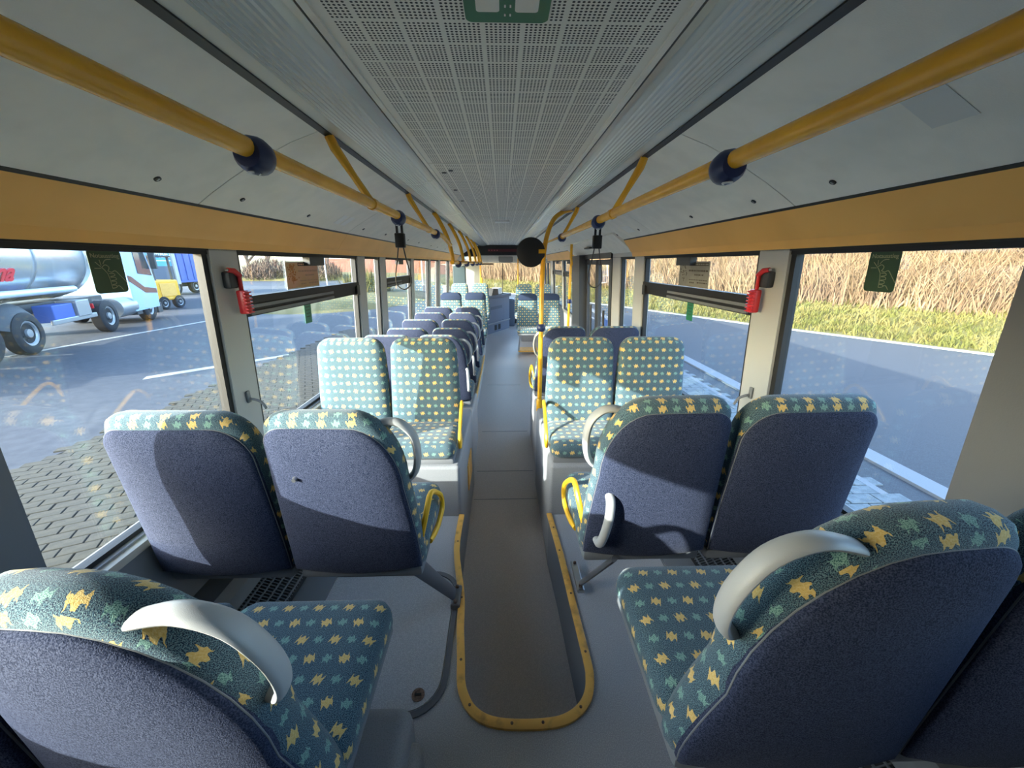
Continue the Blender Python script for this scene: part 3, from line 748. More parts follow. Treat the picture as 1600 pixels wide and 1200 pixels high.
bm = newbm(); tube(bm, smooth_path([(0, 0, 0), (0, 0, .55), (.004, .05, 1.05), (.03, .15, 1.35), (.10, .3, 1.54), (.20, .45, 1.63), (.30, .5, 1.66)], 6), .0185, 14); obj('pole', bm, 'yellow', pl, smooth=True)
bm = newbm(); lathe(bm, [(.026, 0), (.026, .10), (.02, .11)], 14); obj('socket', bm, 'yellow', pl, smooth=True)
bm = newbm(); lathe(bm, [(.021, -.03), (.033, -.018), (.036, 0), (.033, .018), (.021, .03)], 16, Matrix.Translation((0, 0, .72))); obj('clamp', bm, 'blue_clamp', pl, smooth=True)
t = thing('round_mirror', 'black round back of an observation mirror clamped to the yellow pole', 'mirror', (.225, 3.2, 1.50))
bm = newbm(); lathe(bm, [(.02, -.028), (.06, -.026), (.10, -.014), (.112, 0), (.113, .008), (.105, .012)], 32, Matrix.Rotation(PI/2, 4, 'X') @ Matrix.Identity(4)); obj('shell', bm, 'black', t, smooth=True)
bm = newbm(); box(bm, .06, .115, -.035, .0, -.008, .022); obj('arm', bm, 'yellow', t)
p2 = thing('grab_pole', 'yellow pole in front of the middle door', 'pole', (.93, 5.45, LOW))
bm = newbm(); tube(bm, smooth_path([(0, 0, 0), (0, 0, 1.6), (.01, 0, 1.75), (.0, 0, 1.85), (0, 0, 2.02)], 5), .0175, 12); obj('pole', bm, 'yellow', p2, smooth=True)
bm = newbm(); lathe(bm, [(.02, -.03), (.034, -.018), (.036, 0), (.034, .018), (.02, .03)], 16, Matrix.Translation((0, 0, 1.27))); obj('stop_button', bm, 'blue_clamp', p2, smooth=True)

# ---------------------------------------------------------------- wall fittings
def on_wall(s, y, z, d=0): return Matrix.Translation((s*(wx(z)-d), y, z)) @ Matrix.Rotation(-s*.047, 4, 'Y')
for s, y, lab in ((-1, 1.745, 'red emergency hammer in its holder on the left window post'), (1, 1.74, 'red emergency hammer in its holder on the right window post')):
    t = thing('emergency_hammer', lab, 'hammer', (s*(wx(1.3)), y, 1.30))
    bm = newbm(); bbox(bm, -.035, .0, -.032, .024, .015, .085, .008, mtx=Matrix.Scale(s if s > 0 else -1, 4, (1, 0, 0)) if s < 0 else None); obj('holder', bm, 'dark_plastic', t, smooth=True)
    bm = newbm(); sx = -s
    tube(bm, [(sx*.030, -.026, .092), (sx*.038, .0, .088), (sx*.040, .030, .066)], [.010, .012, .011], 10); obj('head', bm, 'red', t, smooth=True)
    bm = newbm(); tube(bm, [(sx*.040, .022, .075), (sx*.040, .022, .0)], .0085, 8); bbox(bm, min(sx*.022, sx*.060), max(sx*.022, sx*.060), .004, .044, -.098, .006, .008); obj('handle', bm, 'red', t, smooth=True)
    bm = newbm()
    for k in range(7): bbox(bm, min(sx*.05, sx*.066), max(sx*.05, sx*.066), .002, .046, -.094+k*.0145, -.087+k*.0145, .002)
    obj('grip_rib', bm, 'red', t, smooth=True)
    bm = newbm(); lathe(bm, [(.006, 0), (.006, .01), (.001, .016)], 10, Matrix.Translation((sx*.030, -.026, .092)) @ Matrix.Rotation(PI/2, 4, 'X')); obj('tip', bm, 'metal', t, smooth=True)
for s, lab in ((-1, 'grey coat hook on the left window post'), (1, 'grey coat hook on the right window post')):
    t = thing('coat_hook', lab, 'hook', (s*wx(.83), 1.745, .815)); sx = -s
    bm = newbm(); bbox(bm, min(0, sx*.012), max(0, sx*.012), -.012, .012, -.028, .03, .005); obj('plate', bm, 'mid_grey', t, smooth=True)
    bm = newbm(); tube(bm, smooth_path([(sx*.006, 0, -.01), (sx*.03, .0, -.012), (sx*.055, .01, -.03), (sx*.066, .02, -.065)], 5), .0065, 8); obj('arm', bm, 'mid_grey', t, smooth=True)
# stickers and notices on the panes
def sticker_frame(s, y, z):      # local x runs along the pane as seen from inside, local y up, local z into the bus
    ux = Vector((0, 1, 0)) if s < 0 else Vector((0, -1, 0)); uz = Vector((-s, 0, -.047)).normalized(); uy = uz.cross(ux)
    m = Matrix((ux, uy, uz)).transposed().to_4x4(); m.translation = Vector((s*(wx(z)+.0285), y, z)); return m
def place(o, s, y, z): o.matrix_world = sticker_frame(s, y, z); return o
def flat(pts, z0, z1): b = newbm(); prism(b, pts, 'z', z0, z1); return b
def lines(paths, r=.0011, z=.0009):
    b = newbm()
    for p in paths: tube(b, smooth_path([(x, y, z) for x, y in p], 3), r, 5)
    return b
hand = [[(-.018, .012), (-.006, .020), (.004, .014), (.002, .006), (-.002, .002)], [(-.018, .012), (-.012, .006), (-.004, -.006)], [(-.002, .002), (.010, -.002), (.022, .002), (.036, -.014), (.052, -.034)],
        [(-.004, -.006), (-.001, -.024), (.000, -.050)], [(.0, -.006), (.014, -.006), (.017, -.012), (.002, -.015)], [(.002, -.017), (.016, -.018), (.018, -.025), (.002, -.027)], [(.002, -.029), (.015, -.030), (.016, -.037), (.002, -.039)],
        [(.002, -.041), (.014, -.042), (.014, -.048), (.000, -.050)], [(.014, -.046), (.024, -.044), (.034, -.056)], [(-.020, .014), (-.034, .028)], [(-.018, .018), (-.020, .034)], [(-.021, .010), (-.040, .010)], [(-.012, .022), (-.002, .034), (.016, .036)]]
for s, y, lab in ((-1, 1.262, 'dark green emergency exit sticker on the near left window'), (1, 1.252, 'dark green emergency exit sticker on the near right window')):
    t = thing('exit_sticker', lab, 'sticker'); place(t, s, y, 1.395)
    obj('sheet', flat(rrect(.105, .128, .012, 5), 0, .0008), 'green_sticker', t)
    o = obm('lettering', text_mesh('lettering', 'Notausstieg', .0185, 'sticker_line'), t, (0, .046, .0012))
    obj('hand_drawing', lines(hand), 'sticker_line', t)
def notice(s, y, z, lab, base, ink, border, tree):
    t = thing('window_notice', lab, 'notice'); place(t, s, y, z); w, h = .40, .155
    obj('border', flat([(-w/2, -h/2), (w/2, -h/2), (w/2, h/2), (-w/2, h/2)], 0, .0007), border, t)
    a, b = w/2-.008, h/2-.006
    obj('sheet', flat([(-a, -b), (a, -b), (a, b), (-a, b)], .0006, .0012), base, t)
    obj('heading_bar', flat([(-.06, b-.020), (a-.006, b-.020), (a-.006, b-.002), (-.06, b-.002)], .0011, .0016), ink, t)
    bm = newbm()            # illegible rows of print
    for r, (x0, x1, yy, hh) in enumerate([(-.06, a-.01, .022, .010), (.02, a-.06, -.003, .008), (-.05, a-.01, -.034, .005), (-.04, .02, -.052, .008), (.06, a-.01, -.050, .008)]):
        x = x0
        while x < x1:
            l = random.uniform(.008, .028); box(bm, x, min(x+l, x1), yy-hh/2, yy+hh/2, .0011, .0015); x += l+.006
    obj('print_rows', bm, 'poster_line' if tree else 'poster_ink', t)['kind'] = 'stuff'
    bm = newbm(); x = -.05
    while x < a-.02:
        l = random.uniform(.010, .03); box(bm, x, x+l, b-.015, b-.007, .0015, .0019); x += l+.006
    obj('heading_letters', bm, base, t)
    bm = newbm()
    for k in range(70 if tree else 18):
        q = random.uniform(0, 1); xx = -.128+random.gauss(0, .030*(1-.45*q)); yy = -.03+.09*q
        prism(bm, [(xx+.006*math.cos(c), yy+.005*math.sin(c)) for c in [k2*PI/3 for k2 in range(6)]], 'z', .0011, .0014+.0001*(k % 4))
    box(bm, -.131, -.125, -.05, -.02, .0011, .0014)
    obj('tree_picture', bm, 'tree_print' if tree else 'poster_ink', t)
notice(-1, 2.47, 1.352, 'salmon paper notice with orange tree on the left hopper window', 'poster', 'poster_ink', 'white', True)
notice(1, 2.52, 1.352, 'grey shaded paper notice on the right hopper window', 'poster_grey', 'poster_ink', 'poster_grey', False)
for s, y, lab in ((-1, 2.475, 'small upright green sticker below the left transom'), (1, 2.52, 'small upright green sticker below the right transom')):
    t = thing('green_sticker', lab, 'sticker'); place(t, s, y, 1.125)
    obj('sheet', flat(rrect(.085, .135, .006, 3), 0, .0008), 'teal_sticker' if s < 0 else 'green_sign', t)
    bm = newbm()
    for k in range(4): box(bm, -.025, .025, -.03+k*.02, -.024+k*.02, .0007, .0011)
    obj('print_rows', bm, 'green_sticker', t)['kind'] = 'stuff'

# ---------------------------------------------------------------- middle door
d1 = empty_struct('door_1', 'glazed double-leaf middle door in black frames')
bm = newbm(); slab(bm, 1, 4.30, 4.36, LOW, 1.52, -.01, .06); slab(bm, 1, 6.24, 6.30, LOW, 1.52, -.01, .06); slab(bm, 1, 4.30, 6.30, 1.47, 1.60, -.02, .06); obj('door_frame', bm, 'dark_plastic', d1)
for y0, y1 in ((4.36, 5.00), (5.02, 5.66)):
    bm = newbm(); slab(bm, 1, y0, y0+.075, LOW, 1.46, .0, .04); slab(bm, 1, y1-.075, y1, LOW, 1.46, .0, .04); slab(bm, 1, y0, y1, 1.40, 1.46, .0, .04); slab(bm, 1, y0, y1, LOW, LOW+.14, .0, .04)
    lf = obj('door_leaf', bm, 'dark_plastic', d1)
    bm = newbm(); slab(bm, 1, y0+.07, y1-.07, LOW+.13, 1.41, .018, .023); obj('pane', bm, 'glass', lf)
    bm = newbm(); tube(bm, [(wx(.2)-.05, y0+.09, .2), (wx(.9)-.05, y0+.09, .9)], .014, 8); obj('grab_bar', bm, 'dark_plastic', lf, smooth=True)
bm = newbm(); slab(bm, 1, 5.66, 6.24, LOW, 1.52, -.10, .05); obj('side_column', bm, 'dark_plastic', d1)
bm = newbm(); prism(bm, [(.98, 1.665), (1.20, 1.50), (1.20, 1.72), (1.0, 1.72)], 'y', 3.62, 6.5); obj('drive_cover', bm, 'panel_grey', d1)
bm = newbm(); box(bm, 1.03, 1.10, 4.8, 5.1, 1.585, 1.60, Matrix.Identity(4)); obj('vent', bm, 'black', d1)
bm = newbm(); slab(bm, 1, 4.52, 4.66, .62, .78, .008, .014); tag(obj('door_sticker', bm, 'deep_blue'), 'small blue sticker on the middle door glass', 'sticker')
t = thing('emergency_hammer', 'red emergency hammer far ahead on the right beyond the middle door', 'hammer', (wx(1.25), 6.45, 1.25))
bm = newbm(); bbox(bm, -.05, 0, -.03, .03, .03, .10, .006); obj('holder', bm, 'dark_plastic', t)
bm = newbm(); bbox(bm, -.06, -.02, -.02, .02, -.10, .08, .008); obj('handle', bm, 'red', t)
# front door
d2 = empty_struct('door_2', 'glazed front door leaves at the far right')
bm = newbm(); slab(bm, 1, 9.9, 9.98, LOW, 1.52, 0, .05); slab(bm, 1, 10.6, 10.7, LOW, 1.52, 0, .05); slab(bm, 1, 11.3, 11.4, LOW, 1.52, 0, .05); slab(bm, 1, 9.9, 11.4, 1.42, 1.52, 0, .05); slab(bm, 1, 9.9, 11.4, LOW, LOW+.12, 0, .05); obj('door_frame', bm, 'dark_plastic', d2)
bm = newbm(); slab(bm, 1, 9.97, 10.61, LOW+.1, 1.43, .02, .025); obj('pane', bm, 'glass', d2)
bm = newbm(); slab(bm, 1, 10.69, 11.31, LOW+.1, 1.43, .02, .025); obj('pane', bm, 'glass', d2)

# ---------------------------------------------------------------- front of the bus
bm = newbm(); box(bm, -1.28, 1.28, YF, YF+.1, GND+.15, .28); box(bm, -1.28, 1.28, YF, YF+.1, 1.62, 2.1); box(bm, -1.28, -1.16, YF, YF+.1, .28, 1.62); box(bm, 1.16, 1.28, YF, YF+.1, .28, 1.62)
wf = struct(obj('wall_front', bm, 'dark_plastic'))
nwin += 1
bm = newbm(); box(bm, -1.17, 1.17, YF-.02, YF, .27, .30); box(bm, -1.17, 1.17, YF-.02, YF, 1.60, 1.63); box(bm, -.012, .012, YF-.005, YF+.02, .3, 1.6)
ws = struct(obj('window_%d' % nwin, bm, 'rubber'), 'front windscreen')
bm = newbm(); box(bm, -1.17, 1.17, YF+.04, YF+.046, .28, 1.62); obj('pane', bm, 'glass', ws)
t = thing('destination_panel', 'dark header panel across the front with dim red display', 'panel', (0, 10.6, 1.62))
bm = newbm(); prism(bm, [(-.78, .0), (.78, .0), (.72, .18), (.40, .24), (-.40, .24), (-.72, .18)], 'y', 0, .25); obj('housing', bm, 'black', t)
bm = newbm(); box(bm, -.38, .38, -.006, .002, .08, .15); dsp = obj('display', bm, 'display_red', t)
mat('led', (.6, .12, .16), .4)
bm = newbm()
for k in range(4): box(bm, -.36+k*.07, -.33+k*.07, -.010, -.004, .105, .125)
obj('lit_dots', bm, 'led', dsp)
bm = newbm(); box(bm, -1.15, -.78, .02, .10, -.02, .22); obj('side_wing', bm, 'black', t)
t = thing('sun_visor_panel', 'pale grey strip above the windscreen with small mirror in it', 'panel', (0, 11.2, 1.42))
bm = newbm(); bbox(bm, -.62, .62, 0, .06, 0, .20, .01); obj('strip', bm, 'panel_grey', t)
bm = newbm(); bbox(bm, -.10, .28, -.02, 0, .02, .17, .01); mr = obj('mirror_frame', bm, 'dark_plastic', t)
bm = newbm(); box(bm, -.09, .27, -.024, -.019, .03, .16); obj('mirror_glass', bm, 'metal', mr)
bm = newbm(); bbox(bm, -.58, -.26, .0, .05, -.045, -.01, .006); obj('visor_bar', bm, 'black', t)
t = thing('driver_partition', 'pale partition wall behind the driver on the left', 'partition', (0, 9.45, LOW))
bm = newbm(); bbox(bm, -1.17, -.52, 0, .05, 0, 1.75, .01); obj('panel', bm, 'partition', t)
bm = newbm(); bbox(bm, -.54, -.50, -.01, .06, 0, 1.95, .008); obj('post', bm, 'cove', t)
bm = newbm(); bbox(bm, -1.17, -.88, -.02, .0, 1.28, 1.72, .01); obj('dark_pane', bm, 'truck_glass', t)
bm = newbm(); tube(bm, [(-.49, -.03, .3), (-.49, -.03, 1.45)], .017, 10); obj('grab_bar', bm, 'yellow_bright', t, smooth=True)
# cab door / ticket counter, set at an angle across the front left
t = thing('driver_counter', 'blue-grey cab door and ticket counter at the front left', 'counter', (-.47, 9.75, LOW), math.atan2(1.31, .67))
def cpart(name, x0, x1, y0, y1, z0, z1, m, p=None, r=.006):
    bm = newbm(); bbox(bm, x0, x1, y0, y1, z0, z1, r); return obj(name, bm, m, p or t)
cpart('body', 0, 1.45, .0, .35, 0, .98, 'cab')
cp = cpart('door_panel', .10, 1.02, -.02, 0, .30, .92, 'cab'); cpart('nameplate', .32, .95, -.026, -.018, .62, .70, 'cab_dark', cp, .002)
cpart('edge_strip', .0, 1.45, -.03, .0, .245, .275, 'box_grey'); cpart('gap', 1.03, 1.05, -.004, .01, .28, .95, 'black', None, .001)
cpart('ledge', -.03, 1.45, -.05, .38, .90, .98, 'cab_dark'); cpart('grille', .55, .68, -.008, .0, .06, .20, 'black', None, .002); cpart('grille', .76, .89, -.008, .0, .06, .20, 'black', None, .002)
t2_ = thing('ticket_machine', 'small black and white ticket machine on the cab counter', 'machine', (-.28, 10.1, LOW+.98), math.atan2(1.31, .67))
bm = newbm(); prism(bm, [(0, 0), (.38, 0), (.34, .16), (.10, .18)], 'y', 0, .22); obj('housing', bm, 'black', t2_)
bm = newbm(); bbox(bm, .36, .62, .02, .2, 0, .17, .02); obj('printer', bm, 'white', t2_)
t = thing('dashboard', 'dark dashboard below the windscreen', 'dashboard', (0, 11.3, LOW))
bm = newbm(); bbox(bm, -1.15, .35, .0, .6, .0, .78, .03, 3); obj('body', bm, 'cab_dark', t, smooth=True)
bm = newbm(); bbox(bm, -.9, .3, -.02, .1, .74, .80, .02, 2); obj('hood', bm, 'cab', t, smooth=True)
t = thing('steering_wheel', 'dark steering wheel behind the cab counter', 'wheel', (-.62, 10.95, .58))
bm = newbm(); mm = Matrix.Rotation(.5, 4, 'X'); tube(bm, [mm @ Vector((.22*math.cos(a), .22*math.sin(a), 0)) for a in [2*PI*k/28 for k in range(28)]], .014, 8, closed=True); obj('rim', bm, 'black', t, smooth=True)
bm = newbm(); lathe(bm, [(.05, -.03), (.05, .02), (.03, .03)], 14, mm); tube(bm, [mm @ Vector((-.22, 0, 0)), mm @ Vector((.22, 0, 0))], .012, 6); obj('hub', bm, 'black', t, smooth=True)
t = thing('driver_chair', 'dark driver seat with pale headrest behind the counter', 'seat', (-.87, 10.6, LOW))
bm = newbm(); bbox(bm, -.24, .24, -.1, .0, .5, 1.05, .04, 3); obj('backrest', bm, 'navy_band', t, smooth=True)
bm = newbm(); bbox(bm, -.25, .25, -.05, .45, .42, .54, .04, 3); obj('seat_cushion', bm, 'navy_band', t, smooth=True)
bm = newbm(); bbox(bm, -.13, .13, -.09, -.01, 1.07, 1.24, .03, 3); obj('headrest', bm, 'white', t, smooth=True)
bm = newbm(); lathe(bm, [(.12, 0), (.1, .42)], 12); obj('pedestal', bm, 'black', t)
t = thing('grab_pole', 'thin yellow pole at the front door', 'pole', (.42, 10.9, LOW))
bm = newbm(); tube(bm, [(0, 0, 0), (0, 0, 1.9)], .0175, 10); obj('pole', bm, 'yellow', t, smooth=True)
bm = newbm(); lathe(bm, [(.03, 0), (.03, .05), (.02, .06)], 12); obj('socket', bm, 'yellow', t, smooth=True)

# ================================================================= outside
# ground sheets
def sheet(name, pts, z, m, t=.05):
    bm = newbm(); prism(bm, pts, 'z', z-t, z); return struct(obj(name, bm, m))
sheet('ground_left', [(-160, -40), (-1.0, -40), (-1.0, 60), (-160, 160)], GND-.012, 'asphalt_left')['label'] = 'dark asphalt yard on the left'
sheet('ground_right', [(-1.0, -40), (60, -40), (60, 60), (-1.0, 60)], GND-.012, 'asphalt')['label'] = 'grey asphalt road on the right and ahead'
# kerb and gutter line on the right
k = sheet('kerb_right', [(4.10, -12), (4.34, -12), (4.34, 34), (4.10, 34)], GND+.02, 'kerb'); k['label'] = 'pale kerb line between the paving and the road'
k = sheet('kerb_line', [(3.62, -12), (3.70, -12), (3.70, 34), (3.62, 34)], GND+.004, 'kerb'); k['label'] = 'thin pale line in the paving beside the kerb'
# paving: nearest pavers singly, the rest joined
def paving(name, x0, x1, y0, y1, near, m, lab, L=.24, Wd=.12, ang=0.0):
    root = empty_struct(name, lab)
    bm = newbm(); prism(bm, [(x0, y0-6), (x1, y0-6), (x1, y1+8), (x0, y1+8)], 'z', GND-.03, GND-.004); obj('joint_bed', bm, 'paver_joint', root)
    b = newbm(); bbox(b, -L/2+.005, L/2-.005, -Wd/2+.005, Wd/2-.005, -.03, .004, .004, 1); me = mk('paver', b, m)
    rest = newbm(); cells = []
    ca, sa = math.cos(ang), math.sin(ang); cx, cy = (x0+x1)/2, (y0+y1)/2; R = 14
    for i in range(-int(R/Wd), int(R/Wd)):
        for j in range(-int(R/L), int(R/L)):
            u = (j+.5*(i % 2))*L; v = i*Wd
            x, y = cx+ca*u-sa*v, cy+sa*u+ca*v
            if x0-.05 < x < x1+.12 and y0-6 < y < y1+8: cells.append((math.hypot(x-near[0], y-near[1]), x, y))
    cells.sort()
    for d, x, y in cells[:300]:
        o = obm('paver', me, root, (x, y, GND+random.uniform(-.002, .003))); o.rotation_euler = (0, 0, ang)
    for d, x, y in cells[300:6000]:
        mt = Matrix.Translation((x, y, GND)) @ Matrix.Rotation(ang, 4, 'Z'); h = .004
        vs = [rest.verts.new(mt @ Vector(p)) for p in ((-L/2+.005, -Wd/2+.005, .003), (L/2-.005, -Wd/2+.005, .003), (L/2-.005, Wd/2-.005, .003), (-L/2+.005, Wd/2-.005, .003))]
        lo = [rest.verts.new(v.co-Vector((0, 0, .02))) for v in vs]
        rest.faces.new(vs)
        for q in range(4): rest.faces.new((vs[q], lo[q], lo[(q+1) % 4], vs[(q+1) % 4]))
    o = obj('paver_field', rest, m, root); o['kind'] = 'stuff'
paving('paving_left', -5.2, -1.3, 1.5, 5.0, (-3.4, 3.2), 'paver', 'brown-grey block paving beside the bus on the left', ang=.45)
paving('paving_right', 1.3, 3.62, 1.5, 4.0, (3.3, 3.0), 'paver_r', 'grey block paving beside the bus on the right', L=.3, Wd=.15, ang=.0)
# verge, bank and reeds beyond the road
EDGE = [(22, -8), (16, 2), (11.9, 8.6), (9.3, 13), (6.1, 19.5), (.9, 28.2), (-4, 35.5), (-9, 42)]
def offs(d):
    out = []
    for i, (x, y) in enumerate(EDGE):
        a = Vector(EDGE[max(i-1, 0)]); b = Vector(EDGE[min(i+1, len(EDGE)-1)]); t = (b-a).normalized(); n = Vector((t.y, -t.x))
        out.append(Vector((x, y))+n*d)
    return out
def strip(bm, d0, z0, d1, z1, sub=8):
    A = offs(d0); B = offs(d1)
    for i in range(len(A)-1):
        for k in range(sub):
            u0, u1 = k/sub, (k+1)/sub
            q = [(A[i].lerp(A[i+1], u0), z0), (A[i].lerp(A[i+1], u1), z0), (B[i].lerp(B[i+1], u1), z1), (B[i].lerp(B[i+1], u0), z1)]
            bm.faces.new([bm.verts.new((p.x, p.y, z)) for p, z in q])
bm = newbm(); strip(bm, 0, GND+.03, 1.2, GND+.12); strip(bm, 1.2, GND+.12, 3.6, GND+.75); struct(obj('verge', bm, 'verge'), 'yellow-green grass verge along the road')
bm = newbm(); strip(bm, 3.6, GND+.75, 6, GND+2.2); strip(bm, 6, GND+2.2, 9, GND+4.6); strip(bm, 9, GND+4.6, 16, GND+6); struct(obj('bank', bm, 'bank'), 'dry brown bank behind the verge')
bm = newbm(); strip(bm, -.14, GND+.0, .02, GND+.035); struct(obj('road_line', bm, 'paint'), 'pale edge line of the road along the verge')
def along(u):
    i = min(int(u), len(EDGE)-2); return i, u-i
def bank_pt(u, d):
    i, f = along(u); a = Vector(EDGE[i]); b = Vector(EDGE[i+1]); p = a.lerp(b, f); t = (b-a).normalized(); p = p+Vector((t.y, -t.x))*d
    prof = [(0, .03), (1.2, .12), (3.6, .75), (6, 2.2), (9, 4.6), (16, 6)]
    for (d0, z0), (d1, z1) in zip(prof, prof[1:]):
        if d0 <= d <= d1: return Vector((p.x, p.y, GND+z0+(z1-z0)*(d-d0)/(d1-d0)))
    return Vector((p.x, p.y, GND+6))
def blades(name, n, dr, hr, wr, m, lab, seed, lean=.4, ur=(.8, 6.6)):
    rnd = random.Random(seed); V = []; F = []
    for k in range(n):
        p = bank_pt(rnd.uniform(*ur), rnd.uniform(*dr)); h = rnd.uniform(*hr); w = rnd.uniform(*wr); a = rnd.uniform(0, 2*PI)
        dx, dy = math.cos(a)*w, math.sin(a)*w; lx, ly = rnd.gauss(0, lean)*h, rnd.gauss(0, lean)*h
        i = len(V); V += [(p.x-dx, p.y-dy, p.z-.02), (p.x+dx, p.y+dy, p.z-.02), (p.x+lx*.4+dx*.7, p.y+ly*.4+dy*.7, p.z+h*.55), (p.x+lx*.4-dx*.7, p.y+ly*.4-dy*.7, p.z+h*.55), (p.x+lx, p.y+ly, p.z+h)]
        F += [(i, i+1, i+2, i+3), (i+3, i+2, i+4)]
    me = bpy.data.meshes.new(name); me.from_pydata(V, [], F); me.materials.append(M[m])
    o = bpy.data.objects.new(name, me); C.objects.link(o); o['kind'] = 'stuff'; tag(o, lab, 'grass'); return o
blades('dry_reeds', 36000, (3.0, 9.5), (.5, 1.6), (.012, .03), 'reed', 'tan dry reeds covering the bank beyond the road', 3, .35)
blades('dry_stalks', 14000, (3.2, 9.5), (.6, 1.9), (.010, .025), 'reed_dark', 'darker dry stalks among the reeds on the bank', 4, .45)
blades('verge_grass', 26000, (.1, 4.2), (.06, .26), (.012, .03), 'blade', 'short yellow-green grass blades on the verge', 5, .5)

# ---------------------------------------------------------------- left yard: vehicles
def wheel(parent, x, y, r, w=.3, side=1):
    mt = Matrix.Translation((x, y, GND+r)) @ Matrix.Rotation(side*PI/2, 4, 'Y')
    bm = newbm(); lathe(bm, [(r*.62, -w/2), (r*.9, -w/2), (r, -w*.38), (r, w*.38), (r*.9, w/2), (r*.62, w/2), (r*.60, w*.3)], 28, mt); o = obj('wheel', bm, 'tyre', parent, smooth=True)
    bm = newbm(); lathe(bm, [(r*.61, w*.1), (r*.60, w*.42), (r*.52, w*.40), (r*.40, w*.12), (r*.22, w*.14), (r*.20, w*.45), (r*.05, w*.47)], 24, mt); h = obj('hub', bm, 'hub', o, smooth=True)
    bm = newbm()
    for k in range(10):
        a = 2*PI*k/10; lathe(bm, [(r*.05, w*.20), (r*.05, w*.30)], 8, mt @ Matrix.Translation((r*.36*math.cos(a), r*.36*math.sin(a), 0)))
    obj('hub_hole', bm, 'black', h)
def pbox(parent, name, x0, x1, y0, y1, z0, z1, m, r=.02):
    bm = newbm(); bbox(bm, x0, x1, y0, y1, z0, z1, r); return obj(name, bm, m, parent)
tk = thing('tanker_trailer', 'silver tanker trailer with red lettering in the yard on the left', 'trailer')
XT = -13.1
bm = newbm(); 
tpts = [(XT+1.22*math.cos(a), 1.55+1.15*math.sin(a)) for a in [2*PI*k/40 for k in range(40)]]
lathe(bm, [(.05, -7.6), (.7, -7.55), (1.05, -7.4), (1.18, -7.1), (1.18, 0), (1.05, .25), (.7, .38), (.05, .42)], 40, Matrix.Translation((XT, 12.0, 1.62)) @ Matrix.Rotation(-PI/2, 4, 'X')); obj('tank', bm, 'tank', tk, smooth=True)
for y in (5.2, 7.4, 9.6, 11.7):
    bm = newbm(); tube(bm, [(XT+1.19*math.cos(a), y, 1.62+1.19*math.sin(a)) for a in [2*PI*k/40 for k in range(40)]], .02, 6, closed=True); obj('band', bm, 'hub', tk, smooth=True)
bm = newbm(); tube(bm, [(XT+1.05, 4, .72), (XT+1.05, 11.0, .72)], .085, 12); obj('hose_tube', bm, 'pipe', tk, smooth=True)
pbox(tk, 'frame', XT-.5, XT+.5, 4, 13.5, .12, .38, 'chassis'); pbox(tk, 'side_guard', XT+1.05, XT+1.12, 9.6, 11.6, -.15, -.02, 'hub')
pbox(tk, 'tool_box', XT+.7, XT+1.1, 9.75, 10.6, -.1, .35, 'deep_blue'); pbox(tk, 'valve_box', XT+.7, XT+1.15, 10.7, 11.3, -.05, .4, 'hub')
for y in (6.0, 7.35, 8.65):
    wheel(tk, XT+1.0, y, .50); wheel(tk, XT-1.0, y, .50, side=-1)
    bm = newbm(); pp = [Vector((XT+1.0, y+.60*math.cos(a), GND+.5+.60*math.sin(a))) for a in [PI*(.08+.84*k/10) for k in range(11)]]; tube(bm, pp, .16, 8, flat=(.12, 1), cap=True); obj('mudguard', bm, 'chassis', tk, smooth=True)
mat('red_letter', (.62, .03, .06), .5)
lt = obm('lettering', text_mesh('lettering', 'ma', .62, 'red_letter', .01, .014, .25), tk); lt.matrix_world = Matrix.Translation((XT, 8.50, 1.62)) @ Matrix.Rotation(.36, 4, 'Y') @ Matrix.Translation((1.19, 0, 0)) @ Matrix(((0, 0, 1, 0), (1, 0, 0, 0), (0, 1, 0, 0), (0, 0, 0, 1)))
tt_ = thing('truck_tractor', 'light blue truck cab coupled ahead of the silver tanker', 'truck')
bm = newbm(); prism(bm, [(13.9, -.25), (15.9, -.25), (16.05, .6), (15.95, 1.2), (15.55, 2.5), (15.2, 2.75), (13.9, 2.75)], 'x', XT-1.15, XT+1.15); obj('cab', bm, 'cab_blue', tt_)
bm = newbm(); prism(bm, [(14.75, 1.05), (15.85, .95), (15.55, 1.95), (14.75, 1.95)], 'x', XT+1.14, XT+1.17); obj('side_window', bm, 'truck_glass', tt_)
bm = newbm(); prism(bm, [(13.95, 1.0), (14.2, .95), (15.0, .55), (15.95, .45), (15.95, .28), (15.0, .34), (14.1, .75), (13.95, .8)], 'x', XT+1.145, XT+1.16); obj('side_stripe', bm, 'brick', tt_)
pbox(tt_, 'chassis', XT-.5, XT+.5, 11.2, 14.2, -.05, .22, 'chassis'); pbox(tt_, 'bumper', XT-1.15, XT+1.15, 15.7, 16.1, -.5, -.1, 'chassis'); pbox(tt_, 'mirror', XT+1.2, XT+1.4, 15.8, 15.95, 1.2, 2.0, 'chassis')
bm = newbm(); tube(bm, [(XT+.85, 13.0, -.05), (XT+.85, 14.1, -.05)], .34, 18); obj('fuel_tank', bm, 'hub', tt_, smooth=True)
pbox(tt_, 'battery_box', XT+.6, XT+1.1, 14.1, 14.5, -.4, .1, 'chassis')
for y in (12.2, 15.1): wheel(tt_, XT+1.0, y, .50); wheel(tt_, XT-1.0, y, .50, side=-1)
pbox(tt_, 'rear_marker', XT+.7, XT+1.12, 11.5, 11.55, .1, .25, 'red')
ROTX = Matrix(((0, 0, 1, 0), (1, 0, 0, 0), (0, 1, 0, 0), (0, 0, 0, 1)))
ct = thing('box_trailer', 'teal box trailer lettered COMBEX behind the yellow machine', 'trailer')
pbox(ct, 'body', -22.0, -19.5, 16.5, 24.4, .2, 3.6, 'teal_side'); pbox(ct, 'end_post', -19.52, -19.4, 24.2, 24.45, .2, 3.6, 'building')
